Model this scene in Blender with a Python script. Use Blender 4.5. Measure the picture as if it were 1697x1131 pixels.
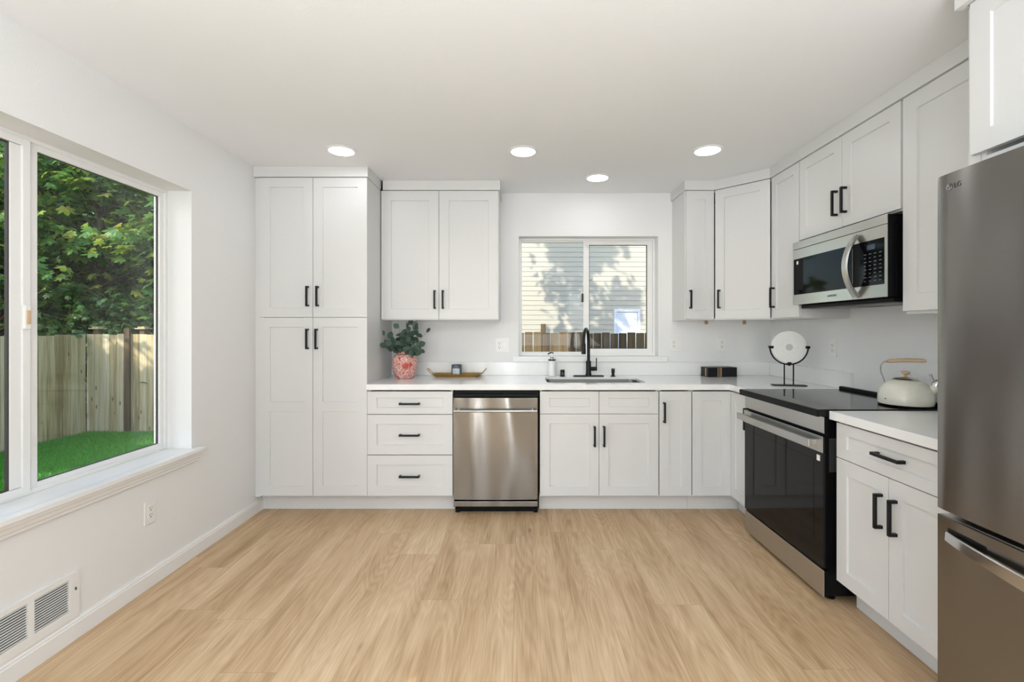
import bpy, bmesh, math, random
from mathutils import Vector, Matrix
random.seed(7)
C = bpy.context.scene
COL = C.collection
PI = math.pi
for o in list(bpy.data.objects): bpy.data.objects.remove(o)

# ------------------------------------------------------------------ camera, light, exposure
F = 772.0; CX = 864.0; CY = 546.0; H = 1.299
cd = bpy.data.cameras.new('camera'); cam = bpy.data.objects.new('camera', cd); COL.objects.link(cam)
cam.location = (0, 0, H); cam.rotation_euler = (PI/2, 0, 0)
cd.sensor_width = 36; cd.lens = F/1697*36
cd.shift_x = -(CX-848.5)/1697; cd.shift_y = -(565.5-CY)/1697
cd.clip_start = 0.05; cd.clip_end = 300
C.camera = cam
C.view_settings.view_transform = 'Standard'; C.view_settings.look = 'None'
C.view_settings.gamma = 1; C.view_settings.use_curve_mapping = False
C.view_settings.exposure = 0.0

w = bpy.data.worlds.new('sky'); C.world = w; w.use_nodes = True
wn = w.node_tree; wn.nodes.clear()
wo = wn.nodes.new('ShaderNodeOutputWorld'); wb = wn.nodes.new('ShaderNodeBackground')
sky = wn.nodes.new('ShaderNodeTexSky'); sky.sky_type = 'NISHITA'; sky.sun_disc = False
sky.sun_elevation = math.radians(34); sky.sun_rotation = math.radians(213); sky.air_density = 1.0
wn.links.new(sky.outputs[0], wb.inputs[0]); wb.inputs[1].default_value = 0.50
wn.links.new(wb.outputs[0], wo.inputs[0])

SUN_D = Vector((0.45, 0.70, -0.55)).normalized()
sd = bpy.data.lights.new('sun', 'SUN'); sd.energy = 5.0; sd.angle = math.radians(0.6); sd.color = (1, 0.93, 0.8)
so = bpy.data.objects.new('sun', sd); COL.objects.link(so); so.location = (-10, -12, 14)
so.rotation_euler = SUN_D.to_track_quat('-Z', 'Y').to_euler()

def area(name, loc, d, sx, sy, power, col=(1, 1, 1)):
    l = bpy.data.lights.new(name, 'AREA'); l.shape = 'RECTANGLE'; l.size = sx; l.size_y = sy
    l.energy = power; l.color = col
    o = bpy.data.objects.new(name, l); COL.objects.link(o); o.location = loc
    o.rotation_euler = Vector(d).to_track_quat('-Z', 'Y').to_euler()
    return o
# area lights added behind the camera, standing in for daylight from unseen windows
area('rear_band_fill', (-0.27, -3.05, 1.15), (0, 1, 0.12), 0.20, 2.0, 26, (0.93, 0.97, 1))
area('rear_strip_fill', (-0.94, -3.05, 1.25), (0, 1, 0.1), 0.12, 1.7, 7, (1, 0.96, 0.9))
area('right_rear_fill', (1.35, -3.05, 1.5), (-0.6, 1, 0.1), 0.5, 1.3, 12, (0.93, 0.97, 1))
area('left_rear_fill', (-1.80, -1.3, 1.35), (1, 0.25, 0.1), 1.5, 1.4, 28, (0.90, 0.96, 1))
# added fill light, unseen behind the camera, aimed up to brighten the ceiling
area('ceiling_fill', (0.1, -1.1, 1.1), (0, 0.10, 1), 2.6, 1.8, 122, (0.86, 0.935, 1))
LAMP = 23

# ------------------------------------------------------------------ materials
def nt(name):
    m = bpy.data.materials.new(name); m.use_nodes = True
    t = m.node_tree; b = t.nodes['Principled BSDF']
    return m, t, b
def N(t, typ, **kw):
    n = t.nodes.new(typ)
    for k, v in kw.items():
        if k in n.inputs.keys() if hasattr(n.inputs, 'keys') else False: n.inputs[k].default_value = v
        else: setattr(n, k, v)
    return n
def mat(name, col, rough=0.5, metal=0.0, bump=None, spec=0.5, coat=0.0, var=None, alpha=None):
    m, t, b = nt(name)
    b.inputs['Base Color'].default_value = (*col, 1); b.inputs['Roughness'].default_value = rough
    b.inputs['Metallic'].default_value = metal; b.inputs['Specular IOR Level'].default_value = spec
    b.inputs['Coat Weight'].default_value = coat
    tc = t.nodes.new('ShaderNodeTexCoord')
    if bump:
        sc, st, dist = bump
        n = t.nodes.new('ShaderNodeTexNoise'); n.inputs['Scale'].default_value = sc; n.inputs['Detail'].default_value = 4
        t.links.new(tc.outputs['Object'], n.inputs['Vector'])
        bp = t.nodes.new('ShaderNodeBump'); bp.inputs['Strength'].default_value = st; bp.inputs['Distance'].default_value = dist
        t.links.new(n.outputs[0], bp.inputs['Height']); t.links.new(bp.outputs[0], b.inputs['Normal'])
    if var:
        sc, amt = var
        n = t.nodes.new('ShaderNodeTexNoise'); n.inputs['Scale'].default_value = sc; n.inputs['Detail'].default_value = 5
        t.links.new(tc.outputs['Object'], n.inputs['Vector'])
        mx = t.nodes.new('ShaderNodeMixRGB'); mx.blend_type = 'MIX'
        mx.inputs[1].default_value = (*[c*(1-amt) for c in col], 1); mx.inputs[2].default_value = (*[min(1, c*(1+amt)) for c in col], 1)
        t.links.new(n.outputs[0], mx.inputs[0]); t.links.new(mx.outputs[0], b.inputs['Base Color'])
    return m
M = {}
M['wall'] = mat('wall_paint', (0.83, 0.83, 0.825), 0.75, bump=(160, 0.35, 0.002), var=(3, 0.01))
M['rear_dark'] = mat('rear_dark_paint', (0.21, 0.21, 0.205), 0.8, bump=(160, 0.35, 0.002), var=(3, 0.02))  # dark tone put on the unseen rear wall to darken steel reflections
M['ceiling'] = mat('ceiling_paint', (0.87, 0.88, 0.89), 0.85, bump=(90, 0.2, 0.002), var=(2, 0.008))
M['cab'] = mat('cabinet_paint', (0.70, 0.70, 0.69), 0.36, var=(4, 0.006))
M['trim'] = mat('trim_paint', (0.86, 0.855, 0.84), 0.35, var=(5, 0.006))
M['vinyl'] = mat('white_vinyl', (0.85, 0.85, 0.84), 0.35, var=(5, 0.006))
M['quartz'] = mat('white_quartz', (0.87, 0.87, 0.865), 0.16, var=(35, 0.02), coat=0.2)
M['black'] = mat('matte_black_metal', (0.006, 0.006, 0.008), 0.42, 0.0, var=(20, 0.2), spec=0.3)
M['blackplastic'] = mat('black_plastic', (0.004, 0.004, 0.005), 0.40, var=(20, 0.2), spec=0.15)
M['glassblack'] = mat('black_glass', (0.006, 0.006, 0.007), 0.05, var=(2, 0.1), spec=0.22)
M['mwglass'] = mat('smoked_glass', (0.005, 0.005, 0.006), 0.05, var=(2, 0.1), spec=0.07)
M['cooktop'] = mat('cooktop_ceramic', (0.010, 0.010, 0.010), 0.12, var=(8, 0.15), spec=0.22)
M['bezel'] = mat('cooktop_bezel', (0.15, 0.145, 0.135), 0.3, 0.3, var=(9, 0.05))
M['darkgrey'] = mat('dark_grey_metal', (0.06, 0.06, 0.065), 0.4, 0.5, var=(9, 0.1))
M['plate'] = mat('white_switch_plastic', (0.86, 0.85, 0.82), 0.3, var=(8, 0.005))
M['slot'] = mat('outlet_slot_dark', (0.05, 0.045, 0.04), 0.6, var=(8, 0.1))
M['ventdark'] = mat('duct_dark', (0.03, 0.035, 0.05), 0.7, var=(8, 0.1))
M['brass'] = mat('brushed_brass', (0.47, 0.32, 0.12), 0.34, 1.0, bump=(250, 0.15, 0.0005), var=(12, 0.12))
M['gold'] = mat('gold_foil', (0.75, 0.52, 0.27), 0.35, 0.8, var=(12, 0.1))
M['candle'] = mat('slate_blue_glass', (0.09, 0.115, 0.145), 0.3, var=(12, 0.08))
M['label'] = mat('paper_label', (0.62, 0.67, 0.72), 0.7, var=(60, 0.06))
M['ink'] = mat('grey_ink', (0.12, 0.15, 0.2), 0.7, var=(60, 0.06))
M['wax'] = mat('wax', (0.75, 0.72, 0.65), 0.5, var=(12, 0.03))
M['stonewhite'] = mat('white_stone', (0.83, 0.83, 0.80), 0.5, bump=(40, 0.2, 0.002), var=(14, 0.05))
M['stonegrey'] = mat('grey_stone', (0.55, 0.55, 0.54), 0.6, bump=(40, 0.2, 0.002), var=(14, 0.08))
M['kettle'] = mat('cream_enamel', (0.82, 0.785, 0.67), 0.25, coat=0.4, var=(60, 0.05))
M['kwood'] = mat('light_beech', (0.62, 0.44, 0.27), 0.5, var=(30, 0.15))
M['chrome'] = mat('polished_steel', (0.62, 0.61, 0.6), 0.13, 1.0, var=(5, 0.03))
M['soapwhite'] = mat('white_marble_ceramic', (0.82, 0.82, 0.81), 0.25, var=(25, 0.08))
M['concrete'] = mat('foundation_concrete', (0.35, 0.34, 0.32), 0.9, bump=(30, 0.4, 0.01), var=(5, 0.1))
M['outwall'] = mat('exterior_paint', (0.45, 0.43, 0.38), 0.8, var=(2, 0.05))
M['shim'] = mat('shim_wood', (0.42, 0.27, 0.13), 0.7, var=(40, 0.25))
M['doorwhite'] = mat('painted_door', (0.72, 0.75, 0.82), 0.45, var=(3, 0.03))
M['silver_ink'] = mat('logo_grey', (0.055, 0.055, 0.055), 0.5, 0.0, var=(30, 0.05))
M['soil'] = mat('soil', (0.05, 0.04, 0.028), 0.95, bump=(12, 0.6, 0.03), var=(3, 0.3))
M['bark'] = mat('bark', (0.10, 0.075, 0.05), 0.9, bump=(30, 0.7, 0.02), var=(8, 0.3))
M['stem'] = mat('plant_stem', (0.16, 0.14, 0.07), 0.6, var=(30, 0.2))
M['euca'] = mat('eucalyptus_leaf', (0.055, 0.10, 0.07), 0.5, var=(25, 0.45))
M['display'] = mat('display_glass', (0.05, 0.07, 0.10), 0.15, var=(20, 0.2))
M['legend'] = mat('keypad_print', (0.16, 0.17, 0.18), 0.4, var=(80, 0.3))
M['lampwhite'] = mat('lamp_trim', (0.86, 0.86, 0.85), 0.4, var=(10, 0.005))
M['filter'] = mat('grease_filter', (0.22, 0.22, 0.22), 0.4, 0.8, bump=(200, 0.5, 0.002), var=(60, 0.2))

def steel(name, col, rough, ripple=0.0, axis='Z'):
    m, t, b = nt(name)
    b.inputs['Base Color'].default_value = (*col, 1); b.inputs['Metallic'].default_value = 1
    b.inputs['Roughness'].default_value = rough
    tc = t.nodes.new('ShaderNodeTexCoord'); mp = t.nodes.new('ShaderNodeMapping')
    mp.inputs['Scale'].default_value = (3, 3, 700)
    n = t.nodes.new('ShaderNodeTexNoise'); n.inputs['Scale'].default_value = 1; n.inputs['Detail'].default_value = 3
    t.links.new(tc.outputs['Object'], mp.inputs[0]); t.links.new(mp.outputs[0], n.inputs[0])
    b1 = t.nodes.new('ShaderNodeBump'); b1.inputs['Strength'].default_value = 0.10; b1.inputs['Distance'].default_value = 0.001
    t.links.new(n.outputs[0], b1.inputs['Height'])
    mp2 = t.nodes.new('ShaderNodeMapping'); mp2.inputs['Scale'].default_value = (1, 1, 0.28)
    n2 = t.nodes.new('ShaderNodeTexNoise'); n2.inputs['Scale'].default_value = 5; n2.inputs['Detail'].default_value = 0
    t.links.new(tc.outputs['Object'], mp2.inputs[0]); t.links.new(mp2.outputs[0], n2.inputs[0])
    b2 = t.nodes.new('ShaderNodeBump'); b2.inputs['Strength'].default_value = 1.0; b2.inputs['Distance'].default_value = ripple
    t.links.new(n2.outputs[0], b2.inputs['Height']); t.links.new(b1.outputs[0], b2.inputs['Normal'])
    t.links.new(b2.outputs[0], b.inputs['Normal'])
    b.inputs['Anisotropic'].default_value = 0.8; b.inputs['Anisotropic Rotation'].default_value = 0.25
    tg = t.nodes.new('ShaderNodeTangent'); tg.direction_type = 'RADIAL'; tg.axis = 'Z'
    t.links.new(tg.outputs[0], b.inputs['Tangent'])
    return m
M['steel'] = steel('brushed_stainless', (0.30, 0.296, 0.287), 0.17, 0.028)
M['steelmw'] = steel('stainless_satin', (0.52, 0.51, 0.49), 0.28, 0.002)
M['steelfridge'] = steel('dark_stainless', (0.27, 0.26, 0.248), 0.22, 0.010)
M['steelsink'] = steel('sink_stainless', (0.30, 0.285, 0.26), 0.4, 0.0)

def glass_mat():
    m = bpy.data.materials.new('window_glass'); m.use_nodes = True; t = m.node_tree; t.nodes.clear()
    o = t.nodes.new('ShaderNodeOutputMaterial'); tr = t.nodes.new('ShaderNodeBsdfTransparent'); g = t.nodes.new('ShaderNodeBsdfGlossy')
    tr.inputs[0].default_value = (0.97, 0.98, 0.975, 1); g.inputs['Roughness'].default_value = 0.01
    fr = t.nodes.new('ShaderNodeFresnel'); fr.inputs[0].default_value = 1.2
    mx = t.nodes.new('ShaderNodeMixShader')
    t.links.new(fr.outputs[0], mx.inputs[0]); t.links.new(tr.outputs[0], mx.inputs[1]); t.links.new(g.outputs[0], mx.inputs[2])
    t.links.new(mx.outputs[0], o.inputs[0]); return m
M['glass'] = glass_mat()
def emit_mat(name, col, s):
    m, t, b = nt(name)
    b.inputs['Emission Color'].default_value = (*col, 1); b.inputs['Emission Strength'].default_value = s
    return m
M['lens'] = emit_mat('lamp_lens', (0.965, 0.98, 1), LAMP)

def floor_mat():
    m, t, b = nt('oak_plank_floor'); L = t.links.new
    tc = t.nodes.new('ShaderNodeTexCoord'); sep = t.nodes.new('ShaderNodeSeparateXYZ'); L(tc.outputs['Object'], sep.inputs[0])
    def ma(op, a, bb=0.0, cc=0.0):
        n = t.nodes.new('ShaderNodeMath'); n.operation = op
        for i, v in enumerate((a, bb, cc)):
            if isinstance(v, (int, float)): n.inputs[i].default_value = v
            else: L(v, n.inputs[i])
        return n.outputs[0]
    def xyz(a, bb, cc):
        n = t.nodes.new('ShaderNodeCombineXYZ')
        for i, v in enumerate((a, bb, cc)):
            if isinstance(v, (int, float)): n.inputs[i].default_value = v
            else: L(v, n.inputs[i])
        return n.outputs[0]
    X, Y = sep.outputs['X'], sep.outputs['Y']; PW, PL = 0.222, 1.52
    xs = ma('DIVIDE', ma('ADD', X, 0.035), PW); row = ma('FLOOR', xs); fx = ma('SUBTRACT', xs, row)
    w1 = t.nodes.new('ShaderNodeTexWhiteNoise'); w1.noise_dimensions = '1D'; L(row, w1.inputs['W'])
    ys = ma('ADD', ma('DIVIDE', Y, PL), ma('MULTIPLY', w1.outputs['Value'], 7.0)); col = ma('FLOOR', ys); fy = ma('SUBTRACT', ys, col)
    w2 = t.nodes.new('ShaderNodeTexWhiteNoise'); w2.noise_dimensions = '2D'; L(xyz(row, col, 0), w2.inputs['Vector'])
    rid = w2.outputs['Value']
    ex = ma('MULTIPLY', ma('MINIMUM', fx, ma('SUBTRACT', 1.0, fx)), PW); ey = ma('MULTIPLY', ma('MINIMUM', fy, ma('SUBTRACT', 1.0, fy)), PL)
    seam = ma('LESS_THAN', ma('MINIMUM', ex, ey), 0.0009)
    P = xyz(X, Y, ma('MULTIPLY', rid, 53.0))
    def nz(scl, d, dist=0.0):
        mp = t.nodes.new('ShaderNodeMapping'); mp.inputs['Scale'].default_value = scl; L(P, mp.inputs[0])
        n = t.nodes.new('ShaderNodeTexNoise'); n.inputs['Scale'].default_value = 1; n.inputs['Detail'].default_value = d
        n.inputs['Distortion'].default_value = dist; L(mp.outputs[0], n.inputs[0]); return n.outputs[0]
    fine = nz((140, 5, 1), 5); med = nz((14, 1.3, 1), 4, 0.5); broad = nz((5, 0.8, 1), 2)
    # knots with growth rings bending round them
    mpk = t.nodes.new('ShaderNodeMapping'); mpk.inputs['Scale'].default_value = (4.0, 1.25, 1); L(P, mpk.inputs[0])
    vo = t.nodes.new('ShaderNodeTexVoronoi'); vo.inputs['Scale'].default_value = 1.0; L(mpk.outputs[0], vo.inputs['Vector'])
    D = vo.outputs['Distance']
    field = ma('ADD', ma('MULTIPLY', nz((5.5, 0.55, 1), 1.5, 0.4), 1.1), ma('MULTIPLY', D, 0.55))
    rings = ma('SINE', ma('MULTIPLY', field, 95.0))
    ringamp = ma('MULTIPLY', rings, ma('MULTIPLY', nz((3, 0.6, 1), 1), 0.075))
    v = ma('MULTIPLY_ADD', med, 0.75, -0.22)
    v = ma('ADD', v, ma('MULTIPLY', fine, 0.46)); v = ma('ADD', v, ma('MULTIPLY', broad, 0.42)); v = ma('ADD', v, ringamp)
    v = ma('ADD', v, ma('MULTIPLY', rid, 0.10)); v = ma('SUBTRACT', v, 0.15)
    cr = t.nodes.new('ShaderNodeValToRGB'); L(v, cr.inputs[0]); e = cr.color_ramp.elements
    e[0].position = 0.22; e[0].color = (0.38, 0.235, 0.115, 1)
    e[1].position = 0.80; e[1].color = (0.75, 0.57, 0.365, 1)
    k = e.new(0.5); k.color = (0.58, 0.395, 0.228, 1)
    kr = t.nodes.new('ShaderNodeMapRange'); kr.interpolation_type = 'SMOOTHSTEP'
    kr.inputs['From Min'].default_value = 0.01; kr.inputs['From Max'].default_value = 0.10
    kr.inputs['To Min'].default_value = 0.75; kr.inputs['To Max'].default_value = 0.0; L(ma('ADD', D, ma('MULTIPLY', med, 0.05)), kr.inputs['Value'])
    mk = t.nodes.new('ShaderNodeMixRGB'); L(kr.outputs[0], mk.inputs[0]); L(cr.outputs[0], mk.inputs[1]); mk.inputs[2].default_value = (0.13, 0.075, 0.035, 1)
    ms = t.nodes.new('ShaderNodeMixRGB'); L(ma('MULTIPLY', seam, 0.55), ms.inputs[0]); L(mk.outputs[0], ms.inputs[1]); ms.inputs[2].default_value = (0.30, 0.18, 0.09, 1)
    L(ms.outputs[0], b.inputs['Base Color'])
    b.inputs['Roughness'].default_value = 0.40; b.inputs['Specular IOR Level'].default_value = 0.4
    bp = t.nodes.new('ShaderNodeBump'); bp.inputs['Strength'].default_value = 0.25; bp.inputs['Distance'].default_value = 0.001
    L(fine, bp.inputs['Height']); L(bp.outputs[0], b.inputs['Normal'])
    return m
M['floor'] = floor_mat()

def wood_fence_mat(name, c0, c1, c2):
    m, t, b = nt(name); L = t.links.new
    tc = t.nodes.new('ShaderNodeTexCoord'); geo = t.nodes.new('ShaderNodeNewGeometry')
    mp = t.nodes.new('ShaderNodeMapping'); mp.inputs['Scale'].default_value = (22, 22, 1.3); L(tc.outputs['Object'], mp.inputs[0])
    n = t.nodes.new('ShaderNodeTexNoise'); n.inputs['Scale'].default_value = 1; n.inputs['Detail'].default_value = 6; L(mp.outputs[0], n.inputs[0])
    ad = t.nodes.new('ShaderNodeMath'); ad.operation = 'MULTIPLY_ADD'; ad.inputs[1].default_value = 0.45
    L(geo.outputs['Random Per Island'], ad.inputs[0]); L(n.outputs[0], ad.inputs[2])
    sb = t.nodes.new('ShaderNodeMath'); sb.operation = 'SUBTRACT'; sb.inputs[1].default_value = 0.22; L(ad.outputs[0], sb.inputs[0])
    cr = t.nodes.new('ShaderNodeValToRGB'); L(sb.outputs[0], cr.inputs[0]); e = cr.color_ramp.elements
    e[0].position = 0.25; e[0].color = (*c0, 1); e[1].position = 0.8; e[1].color = (*c2, 1); k = e.new(0.5); k.color = (*c1, 1)
    mpk = t.nodes.new('ShaderNodeMapping'); mpk.inputs['Scale'].default_value = (7, 7, 2.6); L(tc.outputs['Object'], mpk.inputs[0])
    vo = t.nodes.new('ShaderNodeTexVoronoi'); vo.inputs['Scale'].default_value = 1; L(mpk.outputs[0], vo.inputs['Vector'])
    kr = t.nodes.new('ShaderNodeMapRange'); kr.inputs['From Min'].default_value = 0.06; kr.inputs['From Max'].default_value = 0.14
    kr.inputs['To Min'].default_value = 0.8; kr.inputs['To Max'].default_value = 0.0; L(vo.outputs['Distance'], kr.inputs['Value'])
    mk = t.nodes.new('ShaderNodeMixRGB'); L(kr.outputs[0], mk.inputs[0]); L(cr.outputs[0], mk.inputs[1]); mk.inputs[2].default_value = (0.10, 0.055, 0.02, 1)
    L(mk.outputs[0], b.inputs['Base Color']); b.inputs['Roughness'].default_value = 0.85
    return m
M['fence'] = wood_fence_mat('weathered_cedar', (0.30, 0.22, 0.10), (0.54, 0.43, 0.235), (0.70, 0.60, 0.41))
M['fence_dark_shaded'] = wood_fence_mat('dark_shaded_cedar', (0.06, 0.037, 0.018), (0.115, 0.075, 0.038), (0.18, 0.125, 0.065))  # dark posts and rails, and boards with shade painted into their colour
M['siding'] = mat('beige_siding', (0.50, 0.47, 0.39), 0.7, bump=(60, 0.1, 0.002), var=(6, 0.03))

def leaf_mat(name, cols, trans=0.35):
    m, t, b = nt(name); L = t.links.new
    geo = t.nodes.new('ShaderNodeNewGeometry'); cr = t.nodes.new('ShaderNodeValToRGB'); L(geo.outputs['Random Per Island'], cr.inputs[0])
    e = cr.color_ramp.elements; e[0].position = 0; e[0].color = (*cols[0], 1); e[1].position = 1; e[1].color = (*cols[-1], 1)
    for i, c in enumerate(cols[1:-1]):
        k = e.new((i+1)/(len(cols)-1)); k.color = (*c, 1)
    L(cr.outputs[0], b.inputs['Base Color']); b.inputs['Roughness'].default_value = 0.38
    tl = t.nodes.new('ShaderNodeBsdfTranslucent'); hs = t.nodes.new('ShaderNodeHueSaturation'); hs.inputs['Value'].default_value = 1.6; hs.inputs['Hue'].default_value = 0.47
    L(cr.outputs[0], hs.inputs['Color']); L(hs.outputs[0], tl.inputs[0])
    mx = t.nodes.new('ShaderNodeMixShader'); mx.inputs[0].default_value = trans
    out = t.nodes['Material Output']; L(b.outputs[0], mx.inputs[1]); L(tl.outputs[0], mx.inputs[2]); L(mx.outputs[0], out.inputs[0])
    return m
M['leaf'] = leaf_mat('maple_leaf', [(0.04, 0.11, 0.02), (0.07, 0.18, 0.035), (0.11, 0.25, 0.06), (0.20, 0.36, 0.06), (0.40, 0.42, 0.07)], 0.4)
M['leafdark'] = leaf_mat('undergrowth_leaf', [(0.03, 0.075, 0.02), (0.05, 0.12, 0.03), (0.08, 0.17, 0.04)], 0.3)
M['grassblade'] = leaf_mat('grass_blade', [(0.05, 0.26, 0.02), (0.09, 0.40, 0.035), (0.17, 0.52, 0.07)], 0.3)
M['grassground'] = mat('lawn_base', (0.04, 0.20, 0.018), 0.9, bump=(60, 0.8, 0.02), var=(20, 0.4))

def vase_mat():
    m, t, b = nt('painted_vase'); L = t.links.new
    tc = t.nodes.new('ShaderNodeTexCoord')
    vo = t.nodes.new('ShaderNodeTexVoronoi'); vo.inputs['Scale'].default_value = 150
    nd = t.nodes.new('ShaderNodeTexNoise'); nd.inputs['Scale'].default_value = 40; nd.inputs['Detail'].default_value = 2
    mixv = t.nodes.new('ShaderNodeMixRGB'); mixv.blend_type = 'ADD'; mixv.inputs[0].default_value = 0.03
    L(tc.outputs['Object'], nd.inputs[0]); L(tc.outputs['Object'], mixv.inputs[1]); L(nd.outputs['Color'], mixv.inputs[2]); L(mixv.outputs[0], vo.inputs[0])
    gt = t.nodes.new('ShaderNodeMath'); gt.operation = 'GREATER_THAN'; gt.inputs[1].default_value = 0.46; L(vo.outputs['Distance'], gt.inputs[0])
    # blossoms
    vb = t.nodes.new('ShaderNodeTexVoronoi'); vb.inputs['Scale'].default_value = 17; L(tc.outputs['Object'], vb.inputs[0])
    lt = t.nodes.new('ShaderNodeMath'); lt.operation = 'LESS_THAN'; lt.inputs[1].default_value = 0.17; L(vb.outputs['Distance'], lt.inputs[0])
    # the large open flower at the front
    vs = t.nodes.new('ShaderNodeVectorMath'); vs.operation = 'SUBTRACT'; vs.inputs[1].default_value = (0.028, -0.095, 0.105); L(tc.outputs['Object'], vs.inputs[0])
    sx = t.nodes.new('ShaderNodeSeparateXYZ'); L(vs.outputs[0], sx.inputs[0])
    at = t.nodes.new('ShaderNodeMath'); at.operation = 'ARCTAN2'; L(sx.outputs['Z'], at.inputs[0]); L(sx.outputs['X'], at.inputs[1])
    m8 = t.nodes.new('ShaderNodeMath'); m8.operation = 'MULTIPLY'; m8.inputs[1].default_value = 8; L(at.outputs[0], m8.inputs[0])
    cs = t.nodes.new('ShaderNodeMath'); cs.operation = 'COSINE'; L(m8.outputs[0], cs.inputs[0])
    rr = t.nodes.new('ShaderNodeMath'); rr.operation = 'MULTIPLY_ADD'; rr.inputs[1].default_value = 0.004; rr.inputs[2].default_value = 0.026; L(cs.outputs[0], rr.inputs[0])
    ln = t.nodes.new('ShaderNodeVectorMath'); ln.operation = 'LENGTH'; L(vs.outputs[0], ln.inputs[0])
    l2 = t.nodes.new('ShaderNodeMath'); l2.operation = 'LESS_THAN'; L(ln.outputs['Value'], l2.inputs[0]); L(rr.outputs[0], l2.inputs[1])
    mxx = t.nodes.new('ShaderNodeMath'); mxx.operation = 'MAXIMUM'; L(lt.outputs[0], mxx.inputs[0]); L(l2.outputs[0], mxx.inputs[1])
    c1 = t.nodes.new('ShaderNodeMixRGB'); c1.inputs[1].default_value = (0.80, 0.74, 0.68, 1); c1.inputs[2].default_value = (0.58, 0.15, 0.12, 1); L(gt.outputs[0], c1.inputs[0])
    c2 = t.nodes.new('ShaderNodeMixRGB'); c2.inputs[2].default_value = (0.52, 0.075, 0.05, 1); L(mxx.outputs[0], c2.inputs[0]); L(c1.outputs[0], c2.inputs[1])
    L(c2.outputs[0], b.inputs['Base Color']); b.inputs['Roughness'].default_value = 0.25
    return m
M['vase'] = vase_mat()

# ------------------------------------------------------------------ geometry helpers
class Fr:
    """a local frame: a along u, b outward along n, c up"""
    def __init__(s, o, u, n): s.o = Vector(o); s.u = Vector(u); s.n = Vector(n)
    def p(s, a, b, c): return s.o + s.u*a + s.n*b + Vector((0, 0, c))
W = Fr((0, 0, 0), (1, 0, 0), (0, 1, 0))
class MB:
    def __init__(s): s.v = []; s.f = []; s.sm = []
    def add(s, vs, fs, smooth=False):
        k = len(s.v); s.v += [Vector(p) for p in vs]; s.f += [tuple(i+k for i in f) for f in fs]; s.sm += [smooth]*len(fs); return s
    def box(s, x0, x1, y0, y1, z0, z1, fr=W, ch=0.0):
        if ch > 0:
            bm = bmesh.new(); bmesh.ops.create_cube(bm, size=1)
            for v in bm.verts: v.co = Vector(((x0+x1)/2+v.co.x*(x1-x0), (y0+y1)/2+v.co.y*(y1-y0), (z0+z1)/2+v.co.z*(z1-z0)))
            bmesh.ops.bevel(bm, geom=list(bm.edges), offset=ch, segments=2, affect='EDGES', profile=0.5)
            s.add([fr.p(*v.co) for v in bm.verts], [tuple(v.index for v in f.verts) for f in bm.faces]); bm.free(); return s
        vs = [fr.p(x, y, z) for x in (x0, x1) for y in (y0, y1) for z in (z0, z1)]
        return s.add(vs, [(0, 1, 3, 2), (4, 6, 7, 5), (0, 4, 5, 1), (2, 3, 7, 6), (0, 2, 6, 4), (1, 5, 7, 3)])
    def prism(s, pts, d, smooth=False):
        """pts: closed 3D loop, extruded by vector d"""
        n = len(pts); d = Vector(d); a = [Vector(p) for p in pts]
        fs = [tuple(range(n))[::-1], tuple(range(n, 2*n))] + [(i, (i+1) % n, n+(i+1) % n, n+i) for i in range(n)]
        return s.add(a+[p+d for p in a], fs, smooth)
    def tube(s, pts, r, n=10, closed=False):
        pts = [Vector(p) for p in pts]; rs = r if isinstance(r, (list, tuple)) else [r]*len(pts)
        rings = []; up = None; m = len(pts)
        for i, p in enumerate(pts):
            if closed: d = pts[(i+1) % m]-pts[(i-1) % m]
            else: d = pts[min(i+1, m-1)]-pts[max(i-1, 0)]
            d.normalize()
            if up is None:
                up = Vector((0, 0, 1)) if abs(d.z) < .9 else Vector((1, 0, 0))
            x = up.cross(d)
            if x.length < 1e-5: x = Vector((1, 0, 0)).cross(d)
            x.normalize(); y = d.cross(x); up = y
            rings.append([p+x*rs[i]*math.cos(2*PI*k/n)+y*rs[i]*math.sin(2*PI*k/n) for k in range(n)])
        vs = [v for rg in rings for v in rg]; fs = []
        for i in range(m-1 + (1 if closed else 0)):
            j = (i+1) % m
            for k in range(n): fs.append((i*n+k, i*n+(k+1) % n, j*n+(k+1) % n, j*n+k))
        if not closed: fs += [tuple(range(n))[::-1], tuple((m-1)*n+k for k in range(n))]
        return s.add(vs, fs, True)
    def lathe(s, prof, c=(0, 0, 0), n=40, axis=(0, 0, 1)):
        c = Vector(c); q = Vector((0, 0, 1)).rotation_difference(Vector(axis).normalized())
        vs = []; fs = []
        for r, z in prof:
            for k in range(n): vs.append(c + q @ Vector((r*math.cos(2*PI*k/n), r*math.sin(2*PI*k/n), z)))
        for i in range(len(prof)-1):
            for k in range(n): fs.append((i*n+k, i*n+(k+1) % n, (i+1)*n+(k+1) % n, (i+1)*n+k))
        if prof[0][0] > 1e-4: fs.append(tuple(range(n))[::-1])
        if prof[-1][0] > 1e-4: fs.append(tuple((len(prof)-1)*n+k for k in range(n)))
        return s.add(vs, fs, True)
    def cyl(s, p0, p1, r, n=20):
        p0 = Vector(p0); d = Vector(p1)-p0; L = d.length
        e = min(r*0.15, L*0.2)
        return s.lathe([(r-e, 0), (r, e), (r, L-e), (r-e, L)], p0, n, d)
    def sphere(s, c, r, sc=(1, 1, 1), n=20, m=12):
        c = Vector(c); vs = []; fs = []
        for i in range(m+1):
            th = PI*i/m
            for k in range(n): vs.append(c+Vector((r*sc[0]*math.sin(th)*math.cos(2*PI*k/n), r*sc[1]*math.sin(th)*math.sin(2*PI*k/n), r*sc[2]*math.cos(th))))
        for i in range(m):
            for k in range(n): fs.append((i*n+k, (i+1)*n+k, (i+1)*n+(k+1) % n, i*n+(k+1) % n))
        return s.add(vs, fs, True)
ORG = {}
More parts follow.
